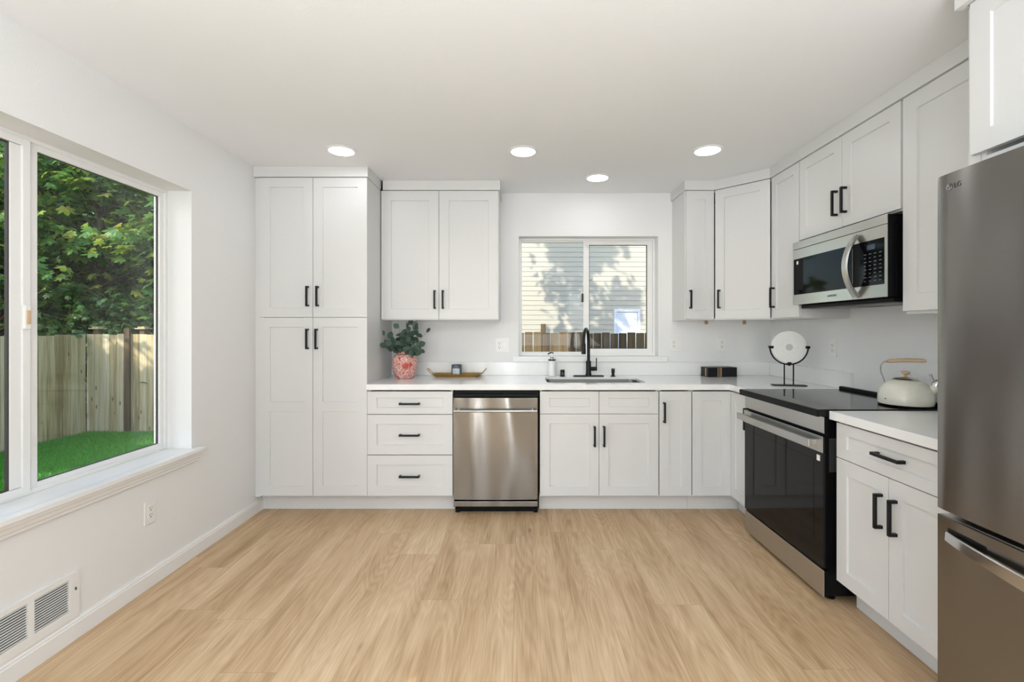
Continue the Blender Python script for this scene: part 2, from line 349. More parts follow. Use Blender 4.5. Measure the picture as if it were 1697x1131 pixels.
def obj(name, mb, m, parent=None, local=False, autos=True):
    """link the mesh; coordinates are the world's unless local"""
    me = bpy.data.meshes.new(name)
    off = Vector((0, 0, 0)) if (local or parent is None) else ORG.get(parent.name, Vector((0, 0, 0)))
    me.from_pydata([tuple(v-off) for v in mb.v], [], mb.f); me.update()
    me.polygons.foreach_set('use_smooth', mb.sm)
    bm = bmesh.new(); bm.from_mesh(me)
    bmesh.ops.remove_doubles(bm, verts=bm.verts, dist=1e-6)
    bmesh.ops.recalc_face_normals(bm, faces=bm.faces)
    if autos:
        for e in bm.edges:
            if len(e.link_faces) == 2 and e.calc_face_angle(0) > math.radians(35): e.smooth = False
    bm.to_mesh(me); bm.free()
    me.materials.append(M[m] if isinstance(m, str) else m)
    o = bpy.data.objects.new(name, me); COL.objects.link(o)
    if parent is not None:
        o.parent = parent
        if not local: ORG[o.name] = off
    return o
def rawobj(name, vs, fs, m, parent=None):
    me = bpy.data.meshes.new(name); me.from_pydata(vs, [], fs); me.update(); me.materials.append(M[m])
    o = bpy.data.objects.new(name, me); COL.objects.link(o)
    if parent is not None: o.parent = parent
    return o
def tag(o, label=None, cat=None, group=None, kind=None):
    if label: o['label'] = label
    if cat: o['category'] = cat
    if group: o['group'] = group
    if kind: o['kind'] = kind
    return o
def thing(name, label, cat, loc=(0, 0, 0), rotz=0, group=None):
    o = bpy.data.objects.new(name, None); COL.objects.link(o); o.empty_display_size = 0.05
    o.location = loc; o.rotation_euler = (0, 0, rotz); ORG[o.name] = Vector(loc)
    return tag(o, label, cat, group)
def struct(name, mb=None, m=None, loc=(0, 0, 0)):
    if mb is None:
        o = bpy.data.objects.new(name, None); COL.objects.link(o); o.location = loc; ORG[o.name] = Vector(loc)
    else: o = obj(name, mb, m)
    o['kind'] = 'structure'; return o
def copy_tree(o, parent=None):
    c = o.copy(); COL.objects.link(c)
    if parent is not None: c.parent = parent
    for ch in [x for x in bpy.data.objects if x.parent == o]: copy_tree(ch, c)
    return c
def text_mb(body, fr, a, c, size, b0=0.0, thick=0.0006, align='LEFT'):
    """lettering as thin raised mesh in frame fr, baseline left at (a,c)"""
    cu = bpy.data.curves.new('lettering', 'FONT'); cu.body = body; cu.size = size; cu.extrude = thick/2; cu.align_x = align
    to = bpy.data.objects.new('lettering', cu); COL.objects.link(to); bpy.context.view_layer.update()
    me = bpy.data.meshes.new_from_object(to.evaluated_get(bpy.context.evaluated_depsgraph_get()))
    mb = MB(); mb.add([fr.p(a+v.co.x, b0+thick/2+v.co.z, c+v.co.y) for v in me.vertices], [tuple(p.vertices) for p in me.polygons])
    bpy.data.objects.remove(to); bpy.data.curves.remove(cu); bpy.data.meshes.remove(me)
    return mb
def XY(px, Y): return (px-CX)*Y/F
def ZY(py, Y): return H-(py-CY)*Y/F
def YX(px, X): return F*X/(px-CX)

# ------------------------------------------------------------------ room shell
XL, XR, YB, YR, ZC = -1.875, 2.09, 3.90, -3.2, 2.44
struct('floor', MB().box(XL-0.2, XR+0.15, YR-0.15, YB+0.15, -0.12, 0), 'floor')
struct('ceiling', MB().box(XL-0.2, XR+0.15, YR-0.15, YB+0.15, ZC, ZC+0.15), 'ceiling')
def wallmesh(fr, a0, a1, c0, c1, th, holes):
    """solid wall in frame fr (b from 0 to th) with rectangular openings"""
    mb = MB(); xs = sorted({a0, a1, *[h[0] for h in holes], *[h[1] for h in holes]}); zs = sorted({c0, c1, *[h[2] for h in holes], *[h[3] for h in holes]})
    inside = lambda x, z: any(h[0] < x < h[1] and h[2] < z < h[3] for h in holes) or not (a0 < x < a1 and c0 < z < c1)
    g = {}
    def v(i, j, b):
        k = (i, j, b)
        if k not in g: g[k] = len(mb.v); mb.v.append(fr.p(xs[i], b, zs[j]))
        return g[k]
    for i in range(len(xs)-1):
        for j in range(len(zs)-1):
            xm = (xs[i]+xs[i+1])/2; zm = (zs[j]+zs[j+1])/2
            if inside(xm, zm): continue
            fs = [(v(i, j, 0), v(i+1, j, 0), v(i+1, j+1, 0), v(i, j+1, 0)), (v(i, j, th), v(i, j+1, th), v(i+1, j+1, th), v(i+1, j, th))]
            def nb(ii, jj):
                if ii < 0 or jj < 0 or ii >= len(xs)-1 or jj >= len(zs)-1: return True
                return inside((xs[ii]+xs[ii+1])/2, (zs[jj]+zs[jj+1])/2)
            if nb(i-1, j): fs.append((v(i, j, 0), v(i, j+1, 0), v(i, j+1, th), v(i, j, th)))
            if nb(i+1, j): fs.append((v(i+1, j, 0), v(i+1, j, th), v(i+1, j+1, th), v(i+1, j+1, 0)))
            if nb(i, j-1): fs.append((v(i, j, 0), v(i, j, th), v(i+1, j, th), v(i+1, j, 0)))
            if nb(i, j+1): fs.append((v(i, j+1, 0), v(i+1, j+1, 0), v(i+1, j+1, th), v(i, j+1, th)))
            mb.f += fs; mb.sm += [False]*len(fs)
    return mb
KW = (-0.021, 1.145, 1.045, 2.078)      # kitchen window opening X0,X1,Z0,Z1
LW = (1.12, 2.648, 0.60, 2.0855)        # left window opening Y0,Y1,Z0,Z1
struct('wall_back', wallmesh(Fr((0, YB, 0), (1, 0, 0), (0, 1, 0)), XL-0.2, XR+0.15, 0, ZC, 0.16, [KW]), 'wall')
FL = Fr((XL, 0, 0), (0, 1, 0), (-1, 0, 0))
struct('wall_left', wallmesh(FL, YR-0.15, YB, 0, ZC, 0.2, [LW, (-2.05, -0.55, 0.65, 2.05)]), 'wall')
struct('wall_right', MB().box(XR, XR+0.15, YR, YB, 0, ZC), 'wall')
struct('wall_rear', wallmesh(Fr((0, YR, 0), (1, 0, 0), (0, -1, 0)), XL-0.0, XR, 0, ZC, 0.15, [(-0.48, -0.06, 0.05, 2.16), (-1.06, -0.82, 0.4, 2.1), (1.1, 1.6, 0.85, 2.15)]), 'rear_dark')
# unseen block added above and beside the kitchen to shade the back fence
struct('upper_shade_block', MB().box(XL-0.2, 6.0, YR-0.15, YB+0.16, ZC+0.16, 5.0).box(XR+0.16, 6.0, YR-0.15, YB+0.16, -0.7, ZC+0.16), 'outwall')
struct('trim_1', MB().box(XL-0.2, XR+0.15, YR-0.15, YB+0.15, -0.75, -0.125), 'concrete')

# left baseboard with stepped profile
def profile_run(pts, y0, y1):   # pts (x,z) loop swept along Y
    return MB().prism([(x, y0, z) for x, z in pts], (0, y1-y0, 0))
bb = [(XL, 0), (XL+0.012, 0), (XL+0.012, 0.068), (XL+0.0095, 0.071), (XL+0.0095, 0.078), (XL+0.005, 0.085), (XL+0.004, 0.090), (XL, 0.090)]
struct('baseboard_left', profile_run(bb, YR, 3.40), 'trim')

# ---- left window
w1 = struct('window_1', loc=(XL-0.136, 1.9, 0.6))
xf = XL-0.136          # room side face of the vinyl frame
def ringf(mb, y0, y1, z0, z1, wd, x0, x1, wb=None):
    wb = wb or wd
    mb.box(x0, x1, y0, y0+wd, z0, z1, ch=0.002).box(x0, x1, y1-wd, y1, z0, z1, ch=0.002)
    mb.box(x0, x1, y0+wd, y1-wd, z0, z0+wb, ch=0.002).box(x0, x1, y0+wd, y1-wd, z1-wd, z1, ch=0.002)
    return mb
obj('window_frame', ringf(MB(), LW[0], LW[1], 0.622, LW[3], 0.018, xf-0.064, xf), 'vinyl', w1)
sash = obj('fixed_sash', ringf(MB(), 1.918, 2.632, 0.632, 2.070, 0.028, xf-0.042, xf-0.010), 'vinyl', w1)
obj('pane', MB().box(xf-0.036, xf-0.030, 1.94, 2.61, 0.655, 2.050), 'glass', sash)
obj('gasket', ringf(MB(), 1.9455, 2.6045, 0.6595, 2.0425, 0.004, xf-0.030, xf-0.020), 'slot', sash)
s2 = obj('sliding_sash', ringf(MB(), 1.135, 1.905, 0.632, 2.070, 0.030, xf-0.030, xf+0.004).box(xf-0.019, xf-0.003, 1.834, 1.876, 0.663, 2.039, ch=0.002), 'vinyl', w1)
obj('pane', MB().box(xf-0.026, xf-0.020, 1.16, 1.88, 0.655, 2.050), 'glass', s2)
obj('gasket', ringf(MB(), 1.1645, 1.8345, 0.6615, 2.0405, 0.006, xf-0.020, xf-0.006), 'slot', s2)
obj('latch', MB().box(xf+0.003, xf+0.020, 1.868, 1.895, 1.298, 1.398, ch=0.006), 'plate', w1)
obj('latch_lever', MB().box(xf+0.0195, xf+0.026, 1.874, 1.888, 1.320, 1.375, ch=0.002), 'kwood', w1)
obj('lock_strip', MB().box(xf-0.012, xf-0.004, 1.9065, 1.9105, 0.64, 2.06), 'stonegrey', w1)
# sill board and stepped apron
sill = obj('window_sill', MB().box(XL-0.135, XL+0.0005, LW[0]+0.001, LW[1]-0.001, 0.598, 0.621).box(XL+0.001, XL+0.045, LW[0]-0.06, LW[1]+0.055, 0.598, 0.621, ch=0.003), 'trim', w1)
ap = [(XL+0.001, 0.597), (XL+0.034, 0.597), (XL+0.034, 0.583), (XL+0.027, 0.578), (XL+0.024, 0.562), (XL+0.016, 0.556), (XL+0.016, 0.545), (XL+0.001, 0.536)]
obj('apron', profile_run(ap, LW[0]-0.045, LW[1]+0.04), 'trim', sill)

# ---- kitchen window
w2 = struct('window_2', loc=(0.562, YB+0.09, 1.045))
yf = YB+0.092
FK = Fr((0, yf, 0), (1, 0, 0), (0, -1, 0))
def ringk(mb, x0, x1, z0, z1, wd, b0, b1, wl=None, wr=None, wbm=None):
    wl = wl or wd; wr = wr or wd; wbm = wbm or wd
    mb.box(x0, x0+wl, b0, b1, z0, z1, FK).box(x1-wr, x1, b0, b1, z0, z1, FK)
    mb.box(x0+wl, x1-wr, b0, b1, z0, z0+wbm, FK).box(x0+wl, x1-wr, b0, b1, z1-wd, z1, FK); return mb
obj('window_frame', ringk(MB(), KW[0]+0.001, KW[1]-0.001, 1.0735, KW[3]-0.001, 0.018, -0.06, 0.0), 'vinyl', w2)
k1 = obj('fixed_sash', ringk(MB(), -0.001, 0.566, 1.092, 2.058, 0.012, -0.05, -0.012, wl=0.006, wr=0.022), 'vinyl', w2)
obj('pane', MB().box(0.004, 0.546, -0.034, -0.030, 1.10, 2.05, FK), 'glass', k1)
k2 = obj('sliding_sash', ringk(MB(), 0.532, 1.124, 1.092, 2.058, 0.036, -0.030, -0.002, wl=0.048, wr=0.046, wbm=0.04), 'vinyl', w2)
obj('pane', MB().box(0.578, 1.08, -0.018, -0.014, 1.13, 2.024, FK), 'glass', k2)
obj('gasket', ringk(MB(), 0.580, 1.078, 1.132, 2.022, 0.004, -0.020, -0.003), 'slot', k2)
obj('latch', MB().box(0.515, 0.531, -0.004, 0.018, 1.53, 1.605, FK, ch=0.004), 'slot', w2)
obj('window_sill', MB().box(KW[0]+0.001, KW[1]-0.001, YB-0.02, YB+0.15, KW[2]+0.001, 1.073)
    .box(-0.072, 1.218, YB-0.026, YB-0.001, 1.026, 1.073, ch=0.003), 'trim', w2)

# ------------------------------------------------------------------ cabinets
Y0 = 3.27                                    # face of the back run's doors
FB = Fr((0, Y0, 0), (1, 0, 0), (0, -1, 0))   # back run base:   a = X
FU = Fr((0, 3.58, 0), (1, 0, 0), (0, -1, 0)) # back run wall units
FRB = Fr((1.47, 0, 0), (0, -1, 0), (-1, 0, 0))   # right run base: a = -Y
FRU = Fr((1.765, 0, 0), (0, -1, 0), (-1, 0, 0))  # right run wall units
T = 0.020
def shaker(fr, a0, a1, c0, c1, st=0.066, rl=None, mids=(), dep=0.008):
    """shaker front: outer face at b=0, back at b=-T; mids = list of (z0,z1) mid rails"""
    rl = rl or st; mb = MB(); P = fr.p
    zs = [c0+rl]
    for m0, m1 in mids: zs += [m0, m1]
    zs.append(c1-rl); q = lambda *pts: mb.add([P(*p) for p in pts], [tuple(range(len(pts)))])
    a, b = a0+st, a1-st
    q((a0, 0, c0), (a, 0, c0), (a, 0, c1), (a0, 0, c1)); q((b, 0, c0), (a1, 0, c0), (a1, 0, c1), (b, 0, c1))
    rails = [(c0, zs[0])]+[(zs[i], zs[i+1]) for i in range(1, len(zs)-1, 2)]+[(zs[-1], c1)]
    for r0, r1 in rails: q((a, 0, r0), (b, 0, r0), (b, 0, r1), (a, 0, r1))
    e = 0.0025
    for i in range(0, len(zs), 2):
        z0, z1 = zs[i], zs[i+1]
        o4 = [(a, 0, z0), (b, 0, z0), (b, 0, z1), (a, 0, z1)]; i4 = [(a+e, -dep, z0+e), (b-e, -dep, z0+e), (b-e, -dep, z1-e), (a+e, -dep, z1-e)]
        for k in range(4): q(o4[k], o4[(k+1) % 4], i4[(k+1) % 4], i4[k])
        q(*i4)
    q((a0, 0, c0), (a0, 0, c1), (a0, -T, c1), (a0, -T, c0)); q((a1, 0, c0), (a1, 0, c1), (a1, -T, c1), (a1, -T, c0))
    q((a0, 0, c0), (a1, 0, c0), (a1, -T, c0), (a0, -T, c0)); q((a0, 0, c1), (a1, 0, c1), (a1, -T, c1), (a0, -T, c1))
    q((a0, -T, c0), (a1, -T, c0), (a1, -T, c1), (a0, -T, c1))
    return mb
def handle(fr, a, c, L=0.142, horiz=False, off=0.034, b0=0.0):
    mb = MB(); w_, t_ = 0.0065, 0.011; h = L/2
    if horiz: return mb.box(a-h, a+h, b0+off-t_, b0+off, c-w_, c+w_, fr, ch=0.0012).box(a-h, a-h+0.012, b0, b0+off-t_+0.001, c-w_, c+w_, fr).box(a+h-0.012, a+h, b0, b0+off-t_+0.001, c-w_, c+w_, fr)
    return mb.box(a-w_, a+w_, b0+off-t_, b0+off, c-h, c+h, fr, ch=0.0012).box(a-w_, a+w_, b0, b0+off-t_+0.001, c-h, c-h+0.012, fr).box(a-w_, a+w_, b0, b0+off-t_+0.001, c+h-0.012, c+h, fr)
def carcass(fr, a0, a1, dep, c0, c1, top=True, b=-T-0.0015):
    t = 0.016; d = -dep
    mb = MB().box(a0, a0+t, d, b, c0, c1, fr).box(a1-t, a1, d, b, c0, c1, fr).box(a0+t, a1-t, d, b, c0, c0+t, fr).box(a0+t, a1-t, d, d+0.008, c0+t, c1, fr)
    if top: mb.box(a0+t, a1-t, d+0.008, b, c1-t, c1, fr)
    return mb
def cab(name, label, fr, a0, a1, dep, c0, c1, doors=(), drawers=(), toe=False, top=True, group=None, extra=None):
    """doors: (a0,a1,c0,c1,handle or None,kw) handle=(a,c,horiz)"""
    o = fr.p((a0+a1)/2, -dep/2, 0 if toe else c0)
    t = thing(name, label, 'cabinet', o, 0, group)
    cc = obj('carcass', carcass(fr, a0, a1, dep, c0, c1, top), 'cab', t)
    if extra: extra(t)
    for part, items in (('door', doors), ('drawer', drawers)):
        for it in items:
            x0, x1, z0, z1, hd, kw = it
            d = obj(kw.get('n', part), shaker(fr, x0, x1, z0, z1, kw.get('st', 0.066), kw.get('rl'), kw.get('mids', ())), 'cab', t)
            if hd: obj('handle', handle(fr, hd[0], hd[1], horiz=hd[2]), 'black', d)
    if toe: obj('toe_kick', MB().box(a0-0.002, a1+0.002, -0.112, -0.097, 0.0005, 0.118, fr), 'cab', t)
    return t
XH = lambda px: XY(px, Y0-0.034)
zB = 0.130; zT = 0.862; gap = 0.0015
S = F/Y0
ZD = lambda py: H-(py-CY)/S
XD = lambda px: (px-CX)/S
# pantry
pa, pm, pb_ = XD(431.5), XD(518.5), XD(608.2)
zs_ = ZD(526.2)
def ex(t):
    obj('toe_kick', MB().box(XL+0.002, pb_, Y0+0.097, Y0+0.112, 0.0005, 0.118), 'cab', t)
    obj('filler_strip', MB().box(XL+0.001, pa-0.004, Y0+0.012, Y0+0.04, 0.1185, 2.366), 'cab', t)
cab('pantry_cabinet', 'tall white four-door pantry cabinet in the corner by the left wall', FB, pa-0.003, pb_, YB-Y0-0.002, 0.119, 2.366,
    doors=[(pa, pm-gap, zs_+gap, 2.364, (XH(507), ZD(491.5), False), {}), (pm+gap, pb_, zs_+gap, 2.364, (XH(523.6), ZD(491.5), False), {}),
           (pa, pm-gap, zB, zs_-gap, (XH(506.8), ZD(562), False), {'mids': [(ZD(682.5), ZD(666.5))]}),
           (pm+gap, pb_, zB, zs_-gap, (XH(522), ZD(562), False), {'mids': [(ZD(682.5), ZD(666.5))]})], extra=ex)
# drawer base
a0, a1 = pb_+0.001, XD(750.2)
dz = [(ZD(686.6), 0.862, 669), (ZD(753.9), ZD(687.8), 721), (zB, ZD(755.2), 789)]
cab('drawer_base_cabinet', 'white three-drawer base cabinet between the tall pantry and the dishwasher', FB, a0, a1, 0.60, 0.119, 0.873,
    drawers=[(a0+0.001, a1-0.002, z0, z1, ((a0+a1)/2, ZD(hy)+0.0, True), {'rl': 0.045 if i == 0 else 0.066}) for i, (z0, z1, hy) in enumerate(dz)], toe=True, top=False)
# sink base
a0, a1 = XD(894.8), XD(1091.6); am = XD(992.7)
zf = ZD(686.3)
def sinkx(t): pass
sb = cab('sink_base_cabinet', 'white two-door base cabinet with two blank top panels under the sink', FB, a0, a1, 0.60, 0.119, 0.873,
    doors=[(a0+0.001, am-gap, zB, zf-0.002, (XH(986), ZD(723), False), {}), (am+gap, a1-0.003, zB, zf-0.002, (XH(1001.9), ZD(723), False), {}),
           (a0+0.001, am-gap, zf+0.001, zT, None, {'n': 'false_drawer_front', 'rl': 0.047}), (am+gap, a1-0.003, zf+0.001, zT, None, {'n': 'false_drawer_front', 'rl': 0.047})], toe=True, top=False)
# narrow base
a0, a1 = XD(1092.4), XD(1146.4)
cab('narrow_base_cabinet', 'narrow white one-door base cabinet right of the sink cabinet', FB, a0, a1, 0.60, 0.119, 0.873,
    doors=[(a0+0.002, a1-0.003, zB, zT, (XH(1102.4), ZD(683.5), False), {})], toe=True, top=False)
# corner base: L shape, two fronts meeting in the inside corner
a0 = XD(1147.2); xc = 1.47
t = thing('corner_base_cabinet', 'white corner base cabinet whose two doors meet at a right angle beside the range', 'cabinet', (1.75, 3.6, 0))
obj('carcass', MB().box(a0, a0+0.016, Y0+0.0215, YB-0.02, 0.119, 0.873).box(a0+0.016, XR-0.003, YB-0.02, YB-0.004, 0.119, 0.873)
    .box(XR-0.02, XR-0.003, 2.986, YB-0.02, 0.119, 0.873).box(xc+0.0215, XR-0.02, 2.984, 3.0, 0.119, 0.873)
    .box(a0+0.016, XR-0.02, Y0+0.0215, YB-0.02, 0.119, 0.135).box(xc+0.0215, XR-0.02, 3.0, Y0+0.0215, 0.119, 0.135), 'cab', t)
obj('door', shaker(FB, a0+0.001, xc-0.001, zB, zT), 'cab', t)
d = obj('door', shaker(FRB, -Y0, -2.992, zB, zT), 'cab', t)
obj('handle', handle(FRB, -3.015, ZY(683.5, Y0)), 'black', d)
obj('toe_kick', MB().box(a0, 1.565, Y0+0.097, Y0+0.112, 0.0005, 0.118).box(1.567, 1.582, 2.986, Y0+0.096, 0.0005, 0.118), 'cab', t)
# wall cabinet left
SU = F/3.58; XU = lambda px: (px-CX)/SU; ZU = lambda py: H-(py-CY)/SU
a0, a1 = pb_+0.003, XU(826.5); am = XU(727.2)
cab('wall_cabinet', 'wide white two-door wall cabinet between the pantry and the kitchen window', FU, a0, a1, 0.318, 1.369, 2.366,
    doors=[(a0+0.004, am-gap, 1.377, 2.364, (XY(719.4, 3.546), ZU(497), False), {'st': 0.075}), (am+gap, a1-0.004, 1.377, 2.364, (XY(733.2, 3.546), ZU(497), False), {'st': 0.075})])
# narrow wall cabinet right of the window
a0, a1 = 1.262, 1.480
cab('wall_cabinet', 'narrow white one-door wall cabinet just right of the kitchen window', FU, a0, a1, 0.318, 1.369, 2.366,
    doors=[(a0+0.006, a1, 1.377, 2.364, (XY(1146.2, 3.546), ZU(496.5), False), {'st': 0.066})])
# diagonal corner wall cabinet
P1 = Vector((1.484, 3.58, 0)); P2 = Vector((1.765, 3.290, 0)); u = (P2-P1).normalized(); n = Vector((u.y, -u.x, 0))
if n.x > 0: n = -n
FD = Fr(P1, u, n); LD = (P2-P1).length
t = thing('corner_wall_cabinet', 'white wall cabinet set diagonally across the room corner', 'cabinet', (1.8, 3.65, 1.369))
foot = [(1.4835, YB-0.002), (1.4835, 3.60), (1.787, 3.2885+0.006), (XR-0.002, 3.2945), (XR-0.002, YB-0.002)]
mb = MB()
for z0, z1 in ((1.369, 1.385), (2.350, 2.366)): mb.prism([(x, y, z0) for x, y in foot], (0, 0, z1-z0))
mb.box(1.4835, 1.4995, 3.62, YB-0.004, 1.385, 2.35).box(1.80, XR-0.004, 3.2945, 3.3105, 1.385, 2.35)
obj('carcass', mb, 'cab', t)
d = obj('door', shaker(FD, 0.006, LD-0.008, 1.377, 2.364), 'cab', t)
obj('handle', handle(FD, 0.040, ZU(496.5)), 'black', d)
# right wall cabinet A
cab('wall_cabinet', 'narrow white one-door wall cabinet left of the microwave', FRU, -3.2925, -2.960, 0.323, 1.369, 2.366,
    doors=[(-3.286, -2.962, 1.377, 2.364, (-3.25, 1.52, False), {'st': 0.060})])
# over microwave
ym = YX(1395.4, 1.765)
cab('wall_cabinet', 'short white two-door wall cabinet above the microwave', FRU, -2.958, -2.162, 0.323, 1.856, 2.366,
    doors=[(-2.955, -ym-gap, 1.862, 2.364, (-ym-0.040, 2.003, False), {'st': 0.066}), (-ym+gap, -2.168, 1.862, 2.364, (-ym+0.034, 2.003, False), {'st': 0.066})])
# B
cab('wall_cabinet', 'white wall cabinet between the microwave and the refrigerator', FRU, -2.160, -1.56, 0.323, 1.369, 2.366,
    doors=[(-2.155, -1.562, 1.384, 2.364, None, {'st': 0.075})])
# right base
yn = YX(1386.4, 1.47); ysp = YX(1472.6, 1.47)
cab('drawer_and_door_base_cabinet', 'white base cabinet with one wide drawer over two doors, beside the refrigerator', FRB, -yn-0.003, -1.56, 0.60, 0.119, 0.873,
    doors=[(-yn, -ysp-gap, zB, 0.702, (-1.900, 0.557, False), {}), (-ysp+gap, -1.562, zB, 0.702, (-1.826, 0.557, False), {})],
    drawers=[(-yn, -1.562, 0.706, 0.864, (-1.852, 0.788, True), {'rl': 0.047})], toe=True, top=False)
# refrigerator enclosure
tp = obj('side_panel', MB().box(1.49, XR-0.002, 1.512, 1.552, 0.001, 2.366), 'cab')
tag(tp, 'tall white end panel between the base cabinet and the refrigerator', 'panel')
FRF = Fr((1.470, 0, 0), (0, -1, 0), (-1, 0, 0))
cab('refrigerator_cabinet', 'deep white cabinet mounted over the refrigerator at the right edge', FRF, -1.510, -0.55, 0.618, 1.84, 2.366,
    doors=[(-1.527, -1.032, 1.868, 2.364, None, {}), (-1.028, -0.552, 1.868, 2.364, None, {})])
# crown mouldings (flat fascia between cabinets and ceiling)
def crown(pts, d=0.020, z0=2.3675, z1=ZC-0.0005):
    """open polyline of outer face points; thickness d behind it"""
    mb = MB(); ps = [Vector((x, y, 0)) for x, y in pts]; nn = []
    for i in range(len(ps)):
        ds = []
        if i > 0: ds.append((ps[i]-ps[i-1]).normalized())
        if i < len(ps)-1: ds.append((ps[i+1]-ps[i]).normalized())
        ns = [Vector((-q.y, q.x, 0)) for q in ds]
        s = sum(ns, Vector()); s.normalize(); nn.append(ps[i]+s*(d/max(0.3, s.dot(ns[0]))))
    for i in range(len(ps)-1):
        a, b, c, e = ps[i], ps[i+1], nn[i+1], nn[i]
        mb.prism([(p.x, p.y, z0) for p in (a, b, c, e)], (0, 0, z1-z0))
    return mb
tag(obj('crown_molding', crown([(XL+0.001, Y0-0.012), (XD(611.6)-0.006, Y0-0.012), (XD(611.6)-0.006, 3.566)]), 'cab'), 'flat white crown molding on top of the tall pantry cabinet', 'molding')
tag(obj('crown_molding', crown([(pb_+0.022, 3.568), (XU(829)-0.001, 3.568), (XU(829)-0.001, YB-0.001)]), 'cab'), 'flat white crown molding above the wall cabinet left of the window', 'molding')
tag(obj('crown_molding', crown([(1.250, YB-0.001), (1.250, 3.568), (1.479, 3.568), (1.753, 3.285), (1.753, 1.585)]), 'cab'), 'long white crown molding bending round the corner above the right wall cabinets', 'molding')
tag(obj('crown_molding', crown([(1.755, 1.562), (1.452, 1.562), (1.452, 0.55)]), 'cab'), 'short white crown molding above the cabinet over the refrigerator', 'molding')

# ------------------------------------------------------------------ counters, backsplash
ZK = 0.914; SX0, SX1, SY0, SY1 = 0.185, 0.905, 3.355, 3.735
def slab(xs, ys, z0, z1, keep):
    mb = MB()
    g = {}
    def v(i, j, k):
        if (i, j, k) not in g: g[(i, j, k)] = len(mb.v); mb.v.append(Vector((xs[i], ys[j], (z0, z1)[k])))
        return g[(i, j, k)]
    K = lambda i, j: 0 <= i < len(xs)-1 and 0 <= j < len(ys)-1 and keep((xs[i]+xs[i+1])/2, (ys[j]+ys[j+1])/2)
    for i in range(len(xs)-1):
        for j in range(len(ys)-1):
            if not K(i, j): continue
            fs = [(v(i, j, 1), v(i+1, j, 1), v(i+1, j+1, 1), v(i, j+1, 1)), (v(i, j, 0), v(i, j+1, 0), v(i+1, j+1, 0), v(i+1, j, 0))]
            if not K(i-1, j): fs.append((v(i, j, 0), v(i, j, 1), v(i, j+1, 1), v(i, j+1, 0)))
            if not K(i+1, j): fs.append((v(i+1, j, 0), v(i+1, j+1, 0), v(i+1, j+1, 1), v(i+1, j, 1)))
            if not K(i, j-1): fs.append((v(i, j, 0), v(i+1, j, 0), v(i+1, j, 1), v(i, j, 1)))
            if not K(i, j+1): fs.append((v(i, j+1, 0), v(i, j+1, 1), v(i+1, j+1, 1), v(i+1, j+1, 0)))
            mb.f += fs; mb.sm += [False]*len(fs)
    return mb
yr0, yr1 = 2.205, 2.972       # range near / far
keep = lambda x, y: (y > 3.249 or x > 1.4514) and not (SX0 < x < SX1 and SY0 < y < SY1)
ct = slab([pb_+0.001, SX0, SX1, 1.4514, XR-0.001], [yr1+0.004, 3.249, SY0, SY1, YB-0.001], 0.8745, ZK, keep)
r = 0.045   # rounded corners of the sink cut-out
for cx_, cy_, sx_, sy_ in ((SX0, SY0, 1, 1), (SX1, SY0, -1, 1), (SX0, SY1, 1, -1), (SX1, SY1, -1, -1)):
    pts = [(cx_, cy_)]+[(cx_+sx_*r*(1-math.sin(k*PI/12)), cy_+sy_*r*(1-math.cos(k*PI/12))) for k in range(7)]
    ct.prism([(x, y, 0.8745) for x, y in pts], (0, 0, ZK-0.8745))
cto = obj('countertop', ct, 'quartz')
bv = cto.modifiers.new('edge', 'BEVEL'); bv.width = 0.002; bv.segments = 2; bv.limit_method = 'ANGLE'
tag(cto, 'white quartz countertop running along the window wall and round the corner', 'countertop')
c2 = obj('countertop', MB().box(1.4514, XR-0.001, 1.556, yr0-0.008, 0.8745, ZK, ch=0.002), 'quartz')
tag(c2, 'short white quartz countertop between the range and the refrigerator', 'countertop')
b1 = obj('backsplash', MB().box(pb_+0.002, XR-0.022, YB-0.021, YB-0.001, ZK+0.0005, 1.0245, ch=0.0012), 'quartz'); tag(b1, 'low white quartz backsplash strip under the kitchen window', 'backsplash')
b2 = obj('backsplash', MB().box(XR-0.021, XR-0.001, 2.93, YB-0.001, ZK+0.0005, 1.0245, ch=0.0012), 'quartz'); tag(b2, 'low white quartz backsplash on the right wall behind the disc sculpture', 'backsplash')
b3 = obj('backsplash', MB().box(XR-0.021, XR-0.001, 1.556, 2.19, ZK+0.0005, 1.0245, ch=0.0012), 'quartz'); tag(b3, 'low white quartz backsplash between range and refrigerator', 'backsplash')

# ---- sink
t = thing('sink', 'stainless undermount sink basin let into the counter below the window', 'sink', (0.545, 3.545, 0.66))
mb = MB(); zt, zb = 0.8735, 0.66
def rr(x0, x1, y0, y1, r, z, n=6):
    out = []
    for cx_, cy_, a in ((x1-r, y1-r, 0), (x0+r, y1-r, 90), (x0+r, y0+r, 180), (x1-r, y0+r, 270)):
        for k in range(n+1):
            q = math.radians(a+90*k/n); out.append((cx_+r*math.cos(q), cy_+r*math.sin(q), z))
    return out
def loft(mb, rings, cap0=False, cap1=True):
    n = len(rings[0]); vs = [p for r_ in rings for p in r_]; fs = []
    for i in range(len(rings)-1):
        for k in range(n): fs.append((i*n+k, i*n+(k+1) % n, (i+1)*n+(k+1) % n, (i+1)*n+k))
    if cap0: fs.append(tuple(range(n)))
    if cap1: fs.append(tuple((len(rings)-1)*n+k for k in range(n)))
    return mb.add(vs, fs, True)
